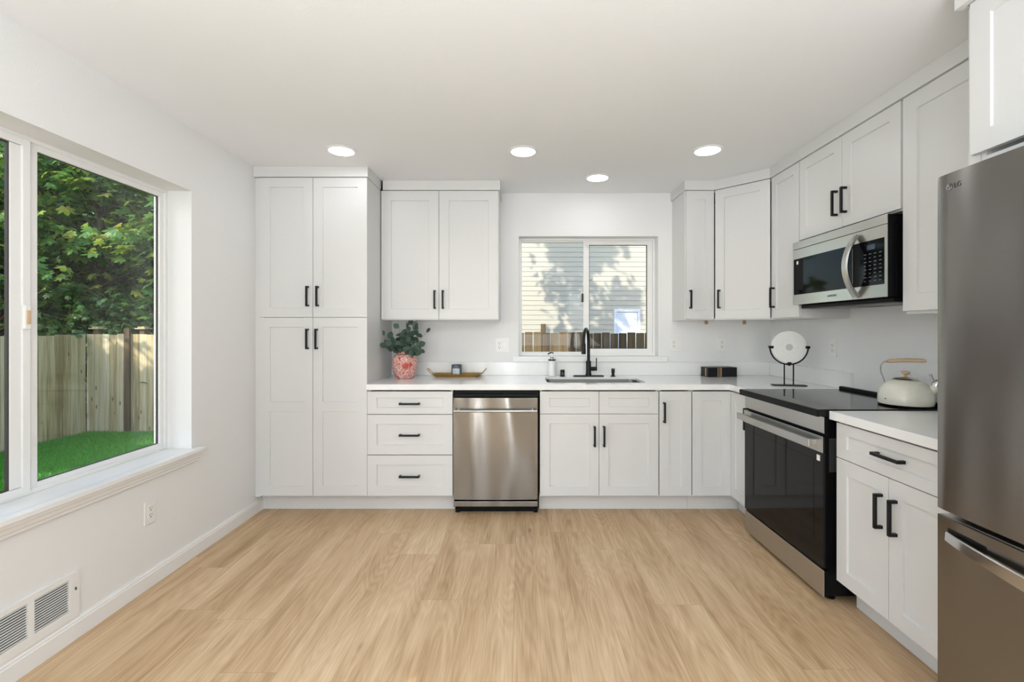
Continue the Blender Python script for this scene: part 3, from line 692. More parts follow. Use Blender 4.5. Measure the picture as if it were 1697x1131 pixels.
loft(mb, [rr(SX0-0.03, SX1+0.03, SY0-0.03, SY1+0.03, 0.05, zt), rr(SX0+0.0015, SX1-0.0015, SY0+0.0015, SY1-0.0015, 0.046, zt), rr(SX0+0.0015, SX1-0.0015, SY0+0.0015, SY1-0.0015, 0.046, 0.898), rr(SX0+0.003, SX1-0.003, SY0+0.003, SY1-0.003, 0.046, 0.898), rr(SX0+0.004, SX1-0.004, SY0+0.004, SY1-0.004, 0.045, zb+0.02), rr(SX0+0.015, SX1-0.015, SY0+0.015, SY1-0.015, 0.04, zb+0.003), rr(SX0+0.02, SX1-0.02, SY0+0.02, SY1-0.02, 0.03, zb)])
obj('basin', mb, 'steelsink', t)
obj('drain', MB().lathe([(0.045, 0.0005), (0.045, 0.003), (0.035, 0.004), (0.03, 0.001), (0.0, 0.001)], (0.545, 3.57, zb)), 'chrome', t)
# ---- faucet
t = thing('faucet', 'matte black gooseneck kitchen faucet standing behind the sink', 'faucet', (0.548, 3.80, ZK+0.0003))
B = Vector((0.548, 3.80, ZK+0.0003)); zz = Vector((0, 0, 1))
mb = MB(); loft(mb, [rr(B.x-0.127, B.x+0.127, 3.77, 3.83, 0.03, B.z), rr(B.x-0.127, B.x+0.127, 3.77, 3.83, 0.03, B.z+0.003), rr(B.x-0.12, B.x+0.12, 3.775, 3.825, 0.025, B.z+0.009)], True)
obj('base_plate', mb, 'black', t)
obj('body', MB().lathe([(0.024, 0.0), (0.024, 0.012), (0.0205, 0.02), (0.0205, 0.115), (0.016, 0.118), (0.0, 0.118)], B+zz*0.009), 'black', t)
dv = Vector((-0.33, -0.94, 0)).normalized(); R = 0.098; zc = 1.200
path = [B+zz*0.12, Vector((B.x, B.y, 1.12)), Vector((B.x, B.y, 1.17))]
for k in range(13):
    q = PI*k/12; c_ = Vector((B.x, B.y, zc))+dv*R
    path.append(c_-dv*R*math.cos(q)+zz*R*math.sin(q)*1.02)
path.append(path[-1]-zz*0.008)
obj('spout', MB().tube(path, 0.0125, 16), 'black', t)
e = path[-1]
obj('spray_head', MB().lathe([(0.013, 0), (0.0165, -0.006), (0.0165, -0.045), (0.0175, -0.05), (0.0175, -0.083), (0.014, -0.087), (0, -0.087)], e), 'black', t)
hb = obj('lever', MB().cyl(B+Vector((0.015, 0, 0.062)), B+Vector((0.068, 0, 0.062)), 0.0165).cyl(B+Vector((0.064, 0, 0.075)), B+Vector((0.064, -0.004, 0.150)), 0.0042, 12), 'black', t)
# ---- deck accessories
t = thing('disposal_air_switch', 'short square-shouldered black button left of the faucet', 'switch', (0.335, 3.80, ZK+0.0003))
b0 = Vector((0.335, 3.80, ZK+0.0003))
obj('base', MB().lathe([(0.021, 0), (0.021, 0.004), (0.018, 0.006), (0.018, 0.052), (0.016, 0.054), (0, 0.054)], b0), 'black', t)
obj('button', MB().box(b0.x-0.008, b0.x+0.008, b0.y-0.0195, b0.y-0.0175, b0.z+0.014, b0.z+0.034, ch=0.0008), 'darkgrey', t)
t = thing('soap_pump', 'small black deck-mounted soap pump right of the faucet', 'soap dispenser', (0.748, 3.80, ZK+0.0003))
b0 = Vector((0.748, 3.80, ZK+0.0003))
obj('base', MB().lathe([(0.021, 0), (0.021, 0.004), (0.012, 0.008), (0.0115, 0.03), (0.014, 0.032), (0.014, 0.06), (0.012, 0.064), (0, 0.064)], b0), 'black', t)
obj('nozzle', MB().tube([b0+zz*0.055, b0+Vector((-0.004, -0.025, 0.056)), b0+Vector((-0.006, -0.042, 0.052))], 0.0055, 10), 'black', t)
# ---- soap bottle
t = thing('soap_dispenser', 'white marbled soap bottle with black collar and steel pump left of the faucet', 'soap dispenser', (0.252, 3.835, ZK+0.0003))
b0 = Vector((0.252, 3.835, ZK+0.0003))
obj('bottle', MB().lathe([(0.030, 0), (0.034, 0.004), (0.034, 0.112), (0.030, 0.122), (0.022, 0.128), (0, 0.128)], b0), 'soapwhite', t)
obj('collar', MB().lathe([(0.031, 0.1285), (0.031, 0.136), (0.0, 0.136)], b0), 'black', t)
obj('pump', MB().lathe([(0.013, 0.136), (0.013, 0.152), (0.006, 0.158), (0.005, 0.188), (0.0, 0.188)], b0), 'chrome', t)
obj('spout', MB().tube([b0+zz*0.186+Vector((0.012, 0, 0)), b0+zz*0.192, b0+Vector((-0.018, -0.01, 0.190)), b0+Vector((-0.034, -0.018, 0.180))], 0.0055, 10), 'black', t)

# ------------------------------------------------------------------ dishwasher
xa, xb = XD(751.5), XD(893.6)
t = thing('dishwasher', 'stainless steel dishwasher with a bar handle under the counter', 'dishwasher', ((xa+xb)/2, 3.5, 0))
obj('tub_housing', MB().box(xa+0.002, xb-0.002, Y0+0.045, 3.86, 0.10, 0.868).box(xa+0.004, xb-0.004, Y0+0.02, Y0+0.045, 0.845, 0.868), 'blackplastic', t)
cp = obj('control_panel', MB().box(xa+0.003, xb-0.003, Y0-0.004, Y0+0.044, 0.822, 0.846, ch=0.003), 'blackplastic', t)
x0, x1 = xa+0.003, xb-0.012
# slightly bowed front sheet
mb = MB(); nx = 12; prof = []
z0d, z1d = ZD(826.5), 0.820
for k in range(nx+1):
    s = k/nx; prof.append((x0+(x1-x0)*s, Y0-0.022-0.006*math.sin(PI*s)))
lo = [(x, y, z0d) for x, y in prof]+[(x1, Y0+0.040, z0d), (x0, Y0+0.040, z0d)]
mb.prism(lo, (0, 0, z1d-z0d), True)
door = obj('door', mb, 'steel', t)
hz = ZY(682, Y0-0.07)
obj('handle', MB().tube([(x0+0.006, Y0-0.068, hz), (x1-0.006, Y0-0.068, hz)], 0.0085, 12).cyl((x0+0.035, Y0-0.062, hz), (x0+0.035, Y0-0.022, hz), 0.006).cyl((x1-0.035, Y0-0.062, hz), (x1-0.035, Y0-0.022, hz), 0.006), 'steelmw', door)
obj('lower_panel', MB().box(x0, x1, Y0-0.016, Y0+0.02, ZD(838.6), ZD(830), ch=0.001), 'steel', t)
obj('base', MB().box(xa+0.02, xb-0.02, Y0+0.05, Y0+0.10, 0.0005, 0.099).box(xa+0.01, xa+0.04, Y0+0.03, Y0+0.07, 0.0005, 0.03).box(xb-0.04, xb-0.01, Y0+0.03, Y0+0.07, 0.0005, 0.03), 'blackplastic', t)

# ------------------------------------------------------------------ range (rotated about one degree, as it stands)
rw = yr1-yr0
t = thing('range', 'stainless and black glass slide-in electric range on the right wall', 'range', (1.40, (yr0+yr1)/2, 0), math.radians(1.0))
G = Fr((0, 0, 0), (0, -1, 0), (-1, 0, 0))       # local: a from far(-) to near(+), b toward the room
hw = rw/2-0.003
def L(mb): return mb
obj('body', MB().box(-hw+0.004, hw-0.004, -0.63, -0.052, 0.03, 0.868, G).box(-hw+0.004, hw-0.004, -0.0515, -0.0345, 0.80, 0.8835, G).box(-hw+0.004, hw-0.004, -0.0515, -0.0345, 0.026, 0.149, G), 'blackplastic', t, local=True)
cookt = MB().box(-hw, hw, -0.635, 0.0, 0.884, 0.9175, G, ch=0.003)
ck = obj('cooktop', cookt, 'cooktop', t, local=True)
obj('front_edge', MB().box(-hw-0.0005, hw+0.0005, -0.004, 0.004, 0.883, 0.917, G, ch=0.002), 'blackplastic', ck, local=True)
obj('front_trim', MB().box(-hw+0.004, hw-0.004, -0.095, -0.003, 0.9175, 0.9185, G), 'bezel', ck, local=True)
obj('rear_ridge', MB().box(-hw, hw, -0.662, -0.6355, 0.90, 0.936, G, ch=0.006), 'blackplastic', t, local=True)
obj('control_panel', MB().box(-hw+0.004, hw-0.004, -0.034, -0.030, 0.803, 0.881, G, ch=0.0015), 'steelmw', t, local=True)
od = obj('oven_door', MB().box(-hw+0.003, hw-0.003, -0.05, -0.0285, 0.160, 0.787, G, ch=0.002), 'glassblack', t, local=True)
obj('door_rail', MB().box(-hw+0.003, hw-0.004, -0.028, -0.024, 0.7095, 0.788, G, ch=0.0015), 'steelmw', od, local=True)
obj('handle', MB().box(-hw+0.012, hw-0.03, 0.012, 0.028, 0.733, 0.772, G, ch=0.004).box(-hw+0.03, -hw+0.055, -0.0245, 0.013, 0.74, 0.765, G, ch=0.002).box(hw-0.070, hw-0.045, -0.0245, 0.013, 0.74, 0.765, G, ch=0.002), 'steelmw', od, local=True)
obj('window', MB().box(-hw+0.075, hw-0.075, -0.0282, -0.0275, 0.27, 0.665, G), 'glassblack', od, local=True)
obj('sticker', MB().box(hw-0.052, hw-0.028, -0.0279, -0.0273, 0.665, 0.693, G), 'plate', od, local=True)
obj('storage_drawer', MB().box(-hw+0.003, hw-0.004, -0.034, -0.030, 0.024, 0.150, G, ch=0.0015), 'steelmw', t, local=True)
for a in (-hw+0.06, hw-0.05):
    for b in (-0.09, -0.56):
        obj('foot', MB().lathe([(0.022, 0.0005), (0.022, 0.01), (0.012, 0.014), (0.012, 0.032), (0, 0.032)], G.p(a, b, 0)), 'blackplastic', t, local=True)
obj('side_vent', MB().box(hw-0.0042, hw-0.0022, -0.12, -0.055, 0.62, 0.78, G), 'darkgrey', t, local=True)

# ------------------------------------------------------------------ microwave
GM = Fr((1.718, 0, 0), (0, -1, 0), (-1, 0, 0))
m0, m1 = -2.950, -2.186
t = thing('microwave', 'stainless over-the-range microwave with curved handle, mounted above the range', 'microwave', (1.90, 2.57, 1.45))
obj('housing', MB().box(m0, m1, -0.368, -0.040, 1.452, 1.842, GM, ch=0.002).box(m0+0.001, m1-0.001, -0.040, -0.0045, 1.454, 1.795, GM).box(m0+0.001, m1-0.001, -0.040, -0.0045, 1.798, 1.841, GM), 'blackplastic', t)
obj('top_vent_strip', MB().box(m0, m1, -0.004, 0.0, 1.7975, 1.843, GM, ch=0.002), 'steelmw', t)
dr = obj('door', MB().box(m0, -2.4165, -0.004, 0.0, 1.452, 1.7955, GM, ch=0.002), 'steelmw', t)
obj('window', MB().box(m0+0.014, -2.420, -0.001, 0.0012, 1.514, 1.736, GM, ch=0.0004), 'mwglass', dr)
obj('logo', text_mb('SAMSUNG', GM, -2.615, 1.4795, 0.017, 0.0002), 'silver_ink', dr)
obj('sticker', MB().box(m0+0.045, m0+0.062, 0.0012, 0.0016, 1.702, 1.722, GM), 'plate', dr)
cp = obj('control_panel', MB().box(-2.4155, m1, -0.004, 0.0, 1.452, 1.7955, GM, ch=0.002), 'steelmw', t)
obj('keypad_glass', MB().box(-2.4155, -2.205, -0.001, 0.0012, 1.514, 1.736, GM, ch=0.0004), 'mwglass', cp)
obj('display', MB().box(-2.315, -2.262, 0.0012, 0.0016, 1.690, 1.715, GM), 'display', cp)
kb = MB()
for i in range(4):
    for j in range(8):
        a = -2.335+i*0.033; c = 1.668-j*0.019
        kb.box(a, a+0.017-0.004*(j % 2), 0.0012, 0.0015, c, c+0.0035, GM)
obj('button_legend', kb, 'legend', cp)
pts = []; rr_ = []
for k in range(17):
    s = k/16; pts.append((1.718-0.004-0.058*math.sin(PI*s)**0.8, 2.382, 1.467+0.308*s))
mb = MB(); rings = []
for k, p in enumerate(pts):
    q = pts[min(k+1, 16)]; q0 = pts[max(k-1, 0)]; d = Vector(q)-Vector(q0); d.normalize(); nx_ = Vector((d.z, 0, -d.x))
    c = Vector(p); wy = Vector((0, 0.019, 0)); hx = nx_*0.006
    rings.append([c-wy-hx*0.3, c-wy*0.8-hx*1.6, c+wy*0.8-hx*1.6, c+wy-hx*0.3, c+wy*0.8+hx, c-wy*0.8+hx])
loft(mb, rings, True, True)
obj('handle', mb, 'steelmw', dr)
obj('underbody', MB().box(m0+0.03, m1-0.006, -0.35, -0.035, 1.428, 1.4515, GM, ch=0.006), 'blackplastic', t)
obj('underside_filter', MB().box(m0+0.05, -2.62, -0.32, -0.08, 1.4265, 1.4285, GM).box(-2.52, m1-0.05, -0.32, -0.08, 1.4265, 1.4285, GM), 'filter', t)

# ------------------------------------------------------------------ refrigerator
GF = Fr((1.315, 0, 0), (0, -1, 0), (-1, 0, 0))
fy0, fy1 = -1.475, -0.565
t = thing('refrigerator', 'large dark stainless refrigerator with bottom freezer drawer at the right edge', 'refrigerator', (1.7, 1.02, 0))
obj('cabinet_body', MB().box(fy0+0.005, fy1-0.005, -0.74, -0.075, 0.03, 1.765, GF, ch=0.003), 'darkgrey', t)
def bowed(a0, a1, z0, z1, bow=0.006, edge=0.003):
    mb = MB(); pr = []
    n_ = 20
    for k in range(n_+1):
        s = k/n_; a = a0+(a1-a0)*s
        g = min(1, min(s, 1-s)*(a1-a0)/edge)
        pr.append(GF.p(a, -edge*(1-math.sqrt(max(0, 1-(1-g)**2)))+bow*(4*s*(1-s)), 0))
    lo = pr+[GF.p(a1, -0.072, 0), GF.p(a0, -0.072, 0)]
    mb.prism([(p.x, p.y, z0) for p in lo], (0, 0, z1-z0), True); return mb
fm = (fy0+fy1)/2
d1 = obj('door', bowed(fy0, fm-0.002, 0.737, 1.778), 'steelfridge', t)
obj('door', bowed(fm+0.002, fy1, 0.737, 1.778), 'steelfridge', t)
lg = text_mb('LG', GF, -1.4135, 1.7285, 0.021, 0.0040)
obj('logo', lg, 'silver_ink', d1)
lc = GF.p(-1.428, 0.0024, 1.7355)
obj('emblem', MB().lathe([(0.0105, 0), (0.0105, 0.0012), (0, 0.0012)], lc, 28, (-1, 0, 0)), 'silver_ink', d1)
em = MB().box(-1.4285, -1.4278, 0.0036, 0.0040, 1.7300, 1.7405, GF).box(-1.4285, -1.4240, 0.0036, 0.0040, 1.7300, 1.7308, GF).box(-1.4335, -1.4315, 0.0036, 0.0040, 1.7375, 1.7395, GF)
arc_ = [GF.p(-1.428+0.0085*math.cos(q), 0.0038, 1.7355+0.0085*math.sin(q)) for q in [math.radians(a) for a in range(90, 361, 15)]]
em.tube(arc_, 0.0005, 6); obj('emblem_lines', em, 'stonegrey', d1)
fd = obj('freezer_drawer', bowed(fy0, fy1, 0.06, 0.716), 'steelfridge', t)
obj('drawer_top_trim', MB().box(fy0+0.004, fy1-0.004, -0.07, -0.008, 0.7162, 0.7180, GF), 'steelmw', fd)
hp = MB(); rings = []
h0, h1 = fy0+0.045, fy1-0.045
for k in range(25):
    s = k/24; a = h0+(h1-h0)*s; bo = 0.012+0.030*math.sin(PI*s)**0.7; zc_ = 0.664-0.018*math.sin(PI*s); hh = 0.014+0.006*math.sin(PI*s)
    rings.append([GF.p(a, bo-0.010, zc_-hh), GF.p(a, bo-0.002, zc_-hh-0.001), GF.p(a, bo+0.004, zc_-hh+0.002), GF.p(a, bo+0.002, zc_+hh-0.003), GF.p(a, bo-0.002, zc_+hh), GF.p(a, bo-0.010, zc_+hh)])
loft(hp, rings, True, True)
for a in (h0+0.01, h1-0.01): hp.box(a-0.01, a+0.01, -0.004, 0.012, 0.655, 0.675, GF)
obj('handle', hp, 'chrome', fd)
obj('handle_recess', MB().box(h0-0.006, h1+0.006, -0.004, 0.0035, 0.672, 0.688, GF, ch=0.003), 'glassblack', fd)
obj('base_grille', MB().box(fy0+0.02, fy1-0.02, -0.10, -0.06, 0.0005, 0.055, GF), 'blackplastic', t)
obj('hinge_cover', MB().box(fy0+0.02, fy0+0.11, -0.22, -0.10, 1.7785, 1.80, GF, ch=0.004), 'darkgrey', t)

# ------------------------------------------------------------------ ceiling lights
lx = [(-1.149, 2.976), (0.012, 2.986), (1.187, 2.970), (0.573, 3.505)]
ll = ['round recessed ceiling light in front of the tall pantry cabinet', 'round recessed ceiling light at the middle of the front row of three', 'round recessed ceiling light nearest the diagonal corner cabinet', 'round recessed ceiling light directly over the sink, behind the row of three']
t0 = thing('ceiling_light', ll[0], 'ceiling light', (lx[0][0], lx[0][1], ZC), 0, 'recessed ceiling lights')
obj('trim_ring', MB().lathe([(0.096, -0.0002), (0.096, -0.004), (0.090, -0.0065), (0.078, -0.006), (0.075, -0.002), (0.075, -0.0002)], (0, 0, 0), 48), 'lampwhite', t0, local=True)
obj('lens', MB().lathe([(0.0745, -0.0005), (0.0745, -0.004), (0.0, -0.0045)], (0, 0, 0), 48), 'lens', t0, local=True)
for p, lb in list(zip(lx, ll))[1:]:
    c = copy_tree(t0); c.location = (p[0], p[1], ZC); c['label'] = lb
for i, p in enumerate([(-1.1, 0.3), (0.1, 0.3), (-1.1, -1.9), (0.6, -1.9)]):
    c = copy_tree(t0); c.location = (p[0], p[1], ZC); c['label'] = 'round recessed ceiling light in the rear half of the room'; c['group'] = 'recessed lights behind the camera'

# ------------------------------------------------------------------ outlets, vent
def plate(fr, a, c, kind, name, label):
    """kind: 'outlet' single, 'combo' outlet + switch"""
    wd = 0.036 if kind == 'outlet' else 0.058
    t = thing(name, label, 'outlet', fr.p(a, 0.0005, c-0.058))
    obj('cover_plate', MB().box(a-wd, a+wd, 0.0005, 0.006, c-0.058, c+0.058, fr, ch=0.002), 'plate', t)
    ao = a if kind == 'outlet' else a-0.023
    rc = obj('receptacle', MB().box(ao-0.0165, ao+0.0165, 0.006, 0.0085, c-0.034, c+0.034, fr, ch=0.0008), 'plate', t)
    mb = MB()
    for dz_ in (0.017, -0.017):
        mb.box(ao-0.0075, ao-0.0052, 0.0082, 0.0089, c+dz_-0.001, c+dz_+0.009, fr).box(ao+0.0052, ao+0.0075, 0.0082, 0.0089, c+dz_-0.001, c+dz_+0.008, fr)
        mb.box(ao-0.003, ao+0.003, 0.0082, 0.0089, c+dz_-0.010, c+dz_-0.005, fr)
    obj('slots', mb, 'slot', rc)
    if kind == 'combo':
        obj('rocker_switch', MB().box(a+0.007, a+0.039, 0.006, 0.0095, c-0.034, c+0.034, fr, ch=0.0015), 'plate', t)
    for dz_ in (0.048, -0.048): obj('screw', MB().cyl(fr.p(ao, 0.006, c+dz_), fr.p(ao, 0.0068, c+dz_), 0.003, 10), 'plate', t)
FBW = Fr((0, YB, 0), (1, 0, 0), (0, -1, 0)); FLW = Fr((XL, 0, 0), (0, 1, 0), (1, 0, 0)); FRW = Fr((XR, 0, 0), (0, -1, 0), (-1, 0, 0))
plate(FBW, XY(832.5, YB), ZY(572.5, YB), 'combo', 'outlet_and_switch', 'white outlet and rocker switch plate left of the kitchen window')
plate(FBW, XY(1120.5, YB), ZY(570.8, YB), 'combo', 'outlet_and_switch', 'white outlet and rocker switch plate right of the kitchen window')
plate(FBW, XY(1196, YB), ZY(571.2, YB), 'outlet', 'wall_outlet', 'white duplex outlet on the back wall above the black book')
plate(FRW, -3.12, 1.174, 'outlet', 'wall_outlet', 'white duplex outlet on the right wall beside the disc sculpture')
plate(FLW, 2.347, 0.378, 'outlet', 'wall_outlet', 'white duplex outlet low on the left wall under the window')
t = thing('wall_vent', 'white louvered air return grille low on the left wall', 'vent', (XL, 1.776, 0.092))
vy0, vy1, vz0, vz1 = 1.585, 1.967, 0.0925, 0.2855
mb = MB(); s0 = [(1.617, 1.762), (1.786, 1.923)]; zg0, zg1 = 0.131, 0.262
x0_, x1_ = 0.0005, 0.009
mb.box(vy0, s0[0][0], x0_, x1_, vz0, vz1, FLW).box(s0[0][1], s0[1][0], x0_, x1_, zg0, zg1, FLW).box(s0[1][1], vy1, x0_, x1_, vz0, vz1, FLW)
mb.box(s0[0][0], s0[1][1], x0_, x1_, vz0, zg0, FLW).box(s0[0][0], s0[1][1], x0_, x1_, zg1, vz1, FLW)
obj('grille_frame', mb, 'trim', t)
mb = MB(); ns = 13
for a_, b_ in s0:
    for k in range(ns):
        z = zg0+(zg1-zg0)*(k+0.5)/ns
        mb.box(a_, b_, 0.0035, 0.0075, z-0.0019, z+0.0019, FLW)
obj('louvers', mb, 'trim', t)
obj('duct_backing', MB().box(s0[0][0], s0[1][1], 0.0004, 0.0012, zg0, zg1, FLW), 'ventdark', t)
obj('lever_knob', MB().box(vy1-0.020, vy1-0.016, 0.009, 0.014, 0.208, 0.220, FLW, ch=0.001), 'darkgrey', t)

# ------------------------------------------------------------------ objects on the counters
# vase with eucalyptus
vb = Vector((-0.915, 3.655, ZK+0.0003))
t = thing('vase', 'rounded red and white floral vase on the counter beside the pantry', 'vase', vb)
obj('body', MB().lathe([(0.060, 0), (0.067, 0.003), (0.083, 0.04), (0.096, 0.09), (0.0985, 0.125), (0.094, 0.155), (0.080, 0.178), (0.062, 0.190), (0.056, 0.193), (0.054, 0.208), (0.060, 0.212), (0.054, 0.212), (0.050, 0.208), (0.050, 0.19)], (0, 0, 0), 56), 'vase', t, local=True)
pt = thing('eucalyptus_bunch', 'bunch of dark green eucalyptus stems standing in the floral vase', 'plant', vb+zz*0.15)
rnd = random.Random(21)
st = MB(); lf = MB()
def euleaf(mb, p, d, nrm, L_):
    d = d.normalized(); s = d.cross(nrm).normalized(); nrm = s.cross(d)
    prof = [(0, 0), (0.12, 0.20), (0.32, 0.37), (0.58, 0.42), (0.82, 0.27), (0.95, 0.1), (1.0, 0)]
    L1 = [p+d*L_*a+s*L_*w_+nrm*L_*(0.10*w_) for a, w_ in prof]; R1 = [p+d*L_*a-s*L_*w_+nrm*L_*(0.10*w_) for a, w_ in prof[1:-1]]
    Mi = [p+d*L_*a for a, w_ in prof]
    for k in range(len(prof)-1):
        a_, b_ = L1[k], L1[k+1]
        mb.add([Mi[k], Mi[k+1], b_, a_] if k else [Mi[0], Mi[1], b_], [(0, 1, 2, 3) if k else (0, 1, 2)], True)
        ra = R1[k-1] if k > 0 else None; rb = R1[k] if k < len(R1) else Mi[-1]
        if k == 0: mb.add([Mi[0], rb, Mi[1]], [(0, 1, 2)], True)
        elif k == len(prof)-2: mb.add([Mi[k], ra, Mi[-1]], [(0, 1, 2)], True)
        else: mb.add([Mi[k], ra, rb, Mi[k+1]], [(0, 1, 2, 3)], True)
targets = []
for i in range(17):
    ang = 2*PI*i/17*2.4+0.3; rad = 0.05+0.12*rnd.random()
    targets.append(Vector((math.cos(ang)*rad*1.05, math.sin(ang)*rad*0.75, 0.30+0.19*rnd.random()-rad*0.9)))
targets += [Vector((0.02, -0.03, 0.47)), Vector((-0.05, -0.02, 0.46)), Vector((0.10, -0.03, 0.45)), Vector((0.17, 0.0, 0.36)), Vector((-0.15, -0.02, 0.34)), Vector((-0.12, -0.06, 0.25)), Vector((0.13, -0.05, 0.26))]
for tg in targets:
    p0 = Vector((rnd.uniform(-.02, .02), rnd.uniform(-.02, .02), 0.06)); p1 = Vector((tg.x*0.25, tg.y*0.25, 0.23)); 
    pts = [p0*(1-s)**2+p1*2*s*(1-s)+tg*s*s for s in [k/7 for k in range(8)]]
    st.tube(pts, [0.0022*(1-0.6*k/7) for k in range(8)], 6)
    for k in range(4, 8):
        for sd_ in (1, -1) if k < 7 else (1,):
            d = (pts[k]-pts[k-1]).normalized(); side = Vector((rnd.uniform(-1, 1), rnd.uniform(-1, .4), rnd.uniform(-.3, .7)))*sd_
            dd = (d*0.5+side.normalized()*0.9) if k < 7 else d
            nn_ = Vector((rnd.uniform(-.6, .6), -1, rnd.uniform(-.2, .9)))
            if rnd.random() < 0.78: euleaf(lf, pts[k], dd, nn_, 0.045+0.020*rnd.random())
off = Vector((0, 0, -0.15))
for mb in (st, lf): mb.v = [v+off for v in mb.v]
obj('stems', st, 'stem', pt, local=True); obj('leaves', lf, 'euca', pt, local=True, autos=False)
# brass tray + candle
tb = Vector((-0.523, 3.79, ZK+0.0003))
t = thing('tray', 'long shallow brass tray with upturned loop handles on the counter', 'tray', tb)
mb = MB(); rings = [rr(-0.165, 0.165, -0.05, 0.05, 0.02, 0.0), rr(-0.20, 0.20, -0.072, 0.072, 0.022, 0.024), rr(-0.203, 0.203, -0.075, 0.075, 0.022, 0.026), rr(-0.198, 0.198, -0.071, 0.071, 0.021, 0.025), rr(-0.163, 0.163, -0.048, 0.048, 0.019, 0.002)]
loft(mb, rings, True, True); obj('dish', mb, 'brass', t, local=True)
for s in (-1, 1):
    obj('handle', MB().tube([(s*0.195, -0.038, 0.022), (s*0.212, -0.038, 0.034), (s*0.234, -0.034, 0.060), (s*0.236, -0.026, 0.063), (s*0.236, 0.026, 0.063), (s*0.234, 0.034, 0.060), (s*0.212, 0.038, 0.034), (s*0.195, 0.038, 0.022)], 0.004, 8), 'brass', t, local=True)
t = thing('candle', 'slate blue jar candle with a pale label standing on the brass tray', 'candle', tb+Vector((-0.003, 0, 0.0024)))
obj('jar', MB().lathe([(0.038, 0), (0.042, 0.003), (0.042, 0.092), (0.0405, 0.094), (0.039, 0.092), (0.039, 0.074), (0, 0.074)], (0, 0, 0), 40), 'candle', t, local=True)
lm = MB(); n_ = 14
for k in range(n_):
    a_, b_ = [math.radians(-135+q*86/n_) for q in (k, k+1)]
    lm.add([(0.0424*math.cos(a), 0.0424*math.sin(a), z) for a, z in ((a_, 0.006), (b_, 0.006), (b_, 0.066), (a_, 0.066))], [(0, 1, 2, 3)], True)
lb_ = obj('label', lm, 'label', t, local=True)
lk = MB()
for z, a0_, a1_ in ((0.048, -108, -78), (0.040, -102, -84), (0.024, -112, -74)):
    A = [math.radians(a0_+(a1_-a0_)*k/6) for k in range(7)]
    for k in range(6): lk.add([(0.0427*math.cos(a), 0.0427*math.sin(a), zq) for a, zq in ((A[k], z), (A[k+1], z), (A[k+1], z+0.002), (A[k], z+0.002))], [(0, 1, 2, 3)])
obj('print', lk, 'ink', lb_, local=True)
obj('wick', MB().cyl((0, 0, 0.0735), (0, 0, 0.083), 0.001, 8), 'ink', t, local=True)
# black box book
t = thing('decorative_book', 'thick black book with thin gold bands lying in the counter corner', 'book', (1.497, 3.732, ZK+0.0003), math.radians(9))
mb = MB().box(0, 0.252, 0, 0.115, 0, 0.004, ch=0.001).box(0, 0.252, 0, 0.115, 0.072, 0.076, ch=0.001).box(0, 0.252, 0.0, 0.006, 0.0035, 0.0725, ch=0.001)
obj('cover', mb, 'black', t, local=True)
obj('page_block', MB().box(0.003, 0.249, 0.006, 0.112, 0.0045, 0.0715), 'black', t, local=True)
gb = MB()
for a in (0.083, 0.1, 0.112): gb.box(a, a+0.005, -0.0006, 0.0002, 0.001, 0.0755)
for b in (0.035, 0.043): gb.box(0.0024, 0.0032, b, b+0.005, 0.005, 0.071)
obj('gold_bands', gb, 'gold', t, local=True)
# disc sculpture
t = thing('disc_sculpture', 'round white stone disc held in a black metal stand on the counter', 'ornament', (1.826, 3.18, ZK+0.0003), math.radians(-14))
obj('base_plate', MB().box(-0.105, 0.105, -0.032, 0.032, 0, 0.006, ch=0.001), 'black', t, local=True)
cz = 0.262; R = 0.110
stand = MB()
for x in (-0.028, 0.028): stand.cyl((x, 0, 0.006), (x, 0, cz-math.sqrt((R+0.008)**2-x*x)), 0.0045, 12)
arc = [((R+0.008)*math.cos(math.radians(a)), 0, cz+(R+0.008)*math.sin(math.radians(a))) for a in range(-180, 1, 6)]
stand.tube(arc, 0.0048, 10)
obj('stand', stand, 'black', t, local=True)
for a in (180, 0, -90):
    q = math.radians(a); c = Vector((R*math.cos(q), 0, cz+R*math.sin(q)))
    clips = MB(); clips.box(c.x-0.012, c.x+0.012, -0.017, -0.0105, c.z-0.009, c.z+0.009, ch=0.001).box(c.x-0.012, c.x+0.012, 0.0105, 0.017, c.z-0.009, c.z+0.009, ch=0.001)
    e_ = Vector(((R+0.009)*math.cos(q), 0, cz+(R+0.009)*math.sin(q))); clips.box(e_.x-0.007, e_.x+0.007, -0.017, 0.017, e_.z-0.007, e_.z+0.007, ch=0.001)
    obj('clip', clips, 'black', t, local=True)
dsk = obj('stone_disc', MB().lathe([(0.022, -0.010), (R-0.004, -0.010), (R, -0.007), (R, 0.007), (R-0.004, 0.010), (0.022, 0.010)], (0, 0, cz), 64, (0, -1, 0)), 'stonewhite', t, local=True)
obj('centre_plug', MB().lathe([(0.0225, -0.008), (0.0225, 0.0106), (0, 0.0106)], (0, 0, cz), 32, (0, -1, 0)), 'stonegrey', dsk, local=True)
pe = MB(); rnd = random.Random(4)
for k in range(14):
    q = 2*PI*k/14+rnd.uniform(-.1, .1); rd = (R-0.012) if k % 2 else 0.05
    pe.cyl((rd*math.cos(q), -0.0098, cz+rd*math.sin(q)), (rd*math.cos(q), -0.0108, cz+rd*math.sin(q)), 0.0022, 8)
obj('pits', pe, 'stonegrey', dsk, local=True)
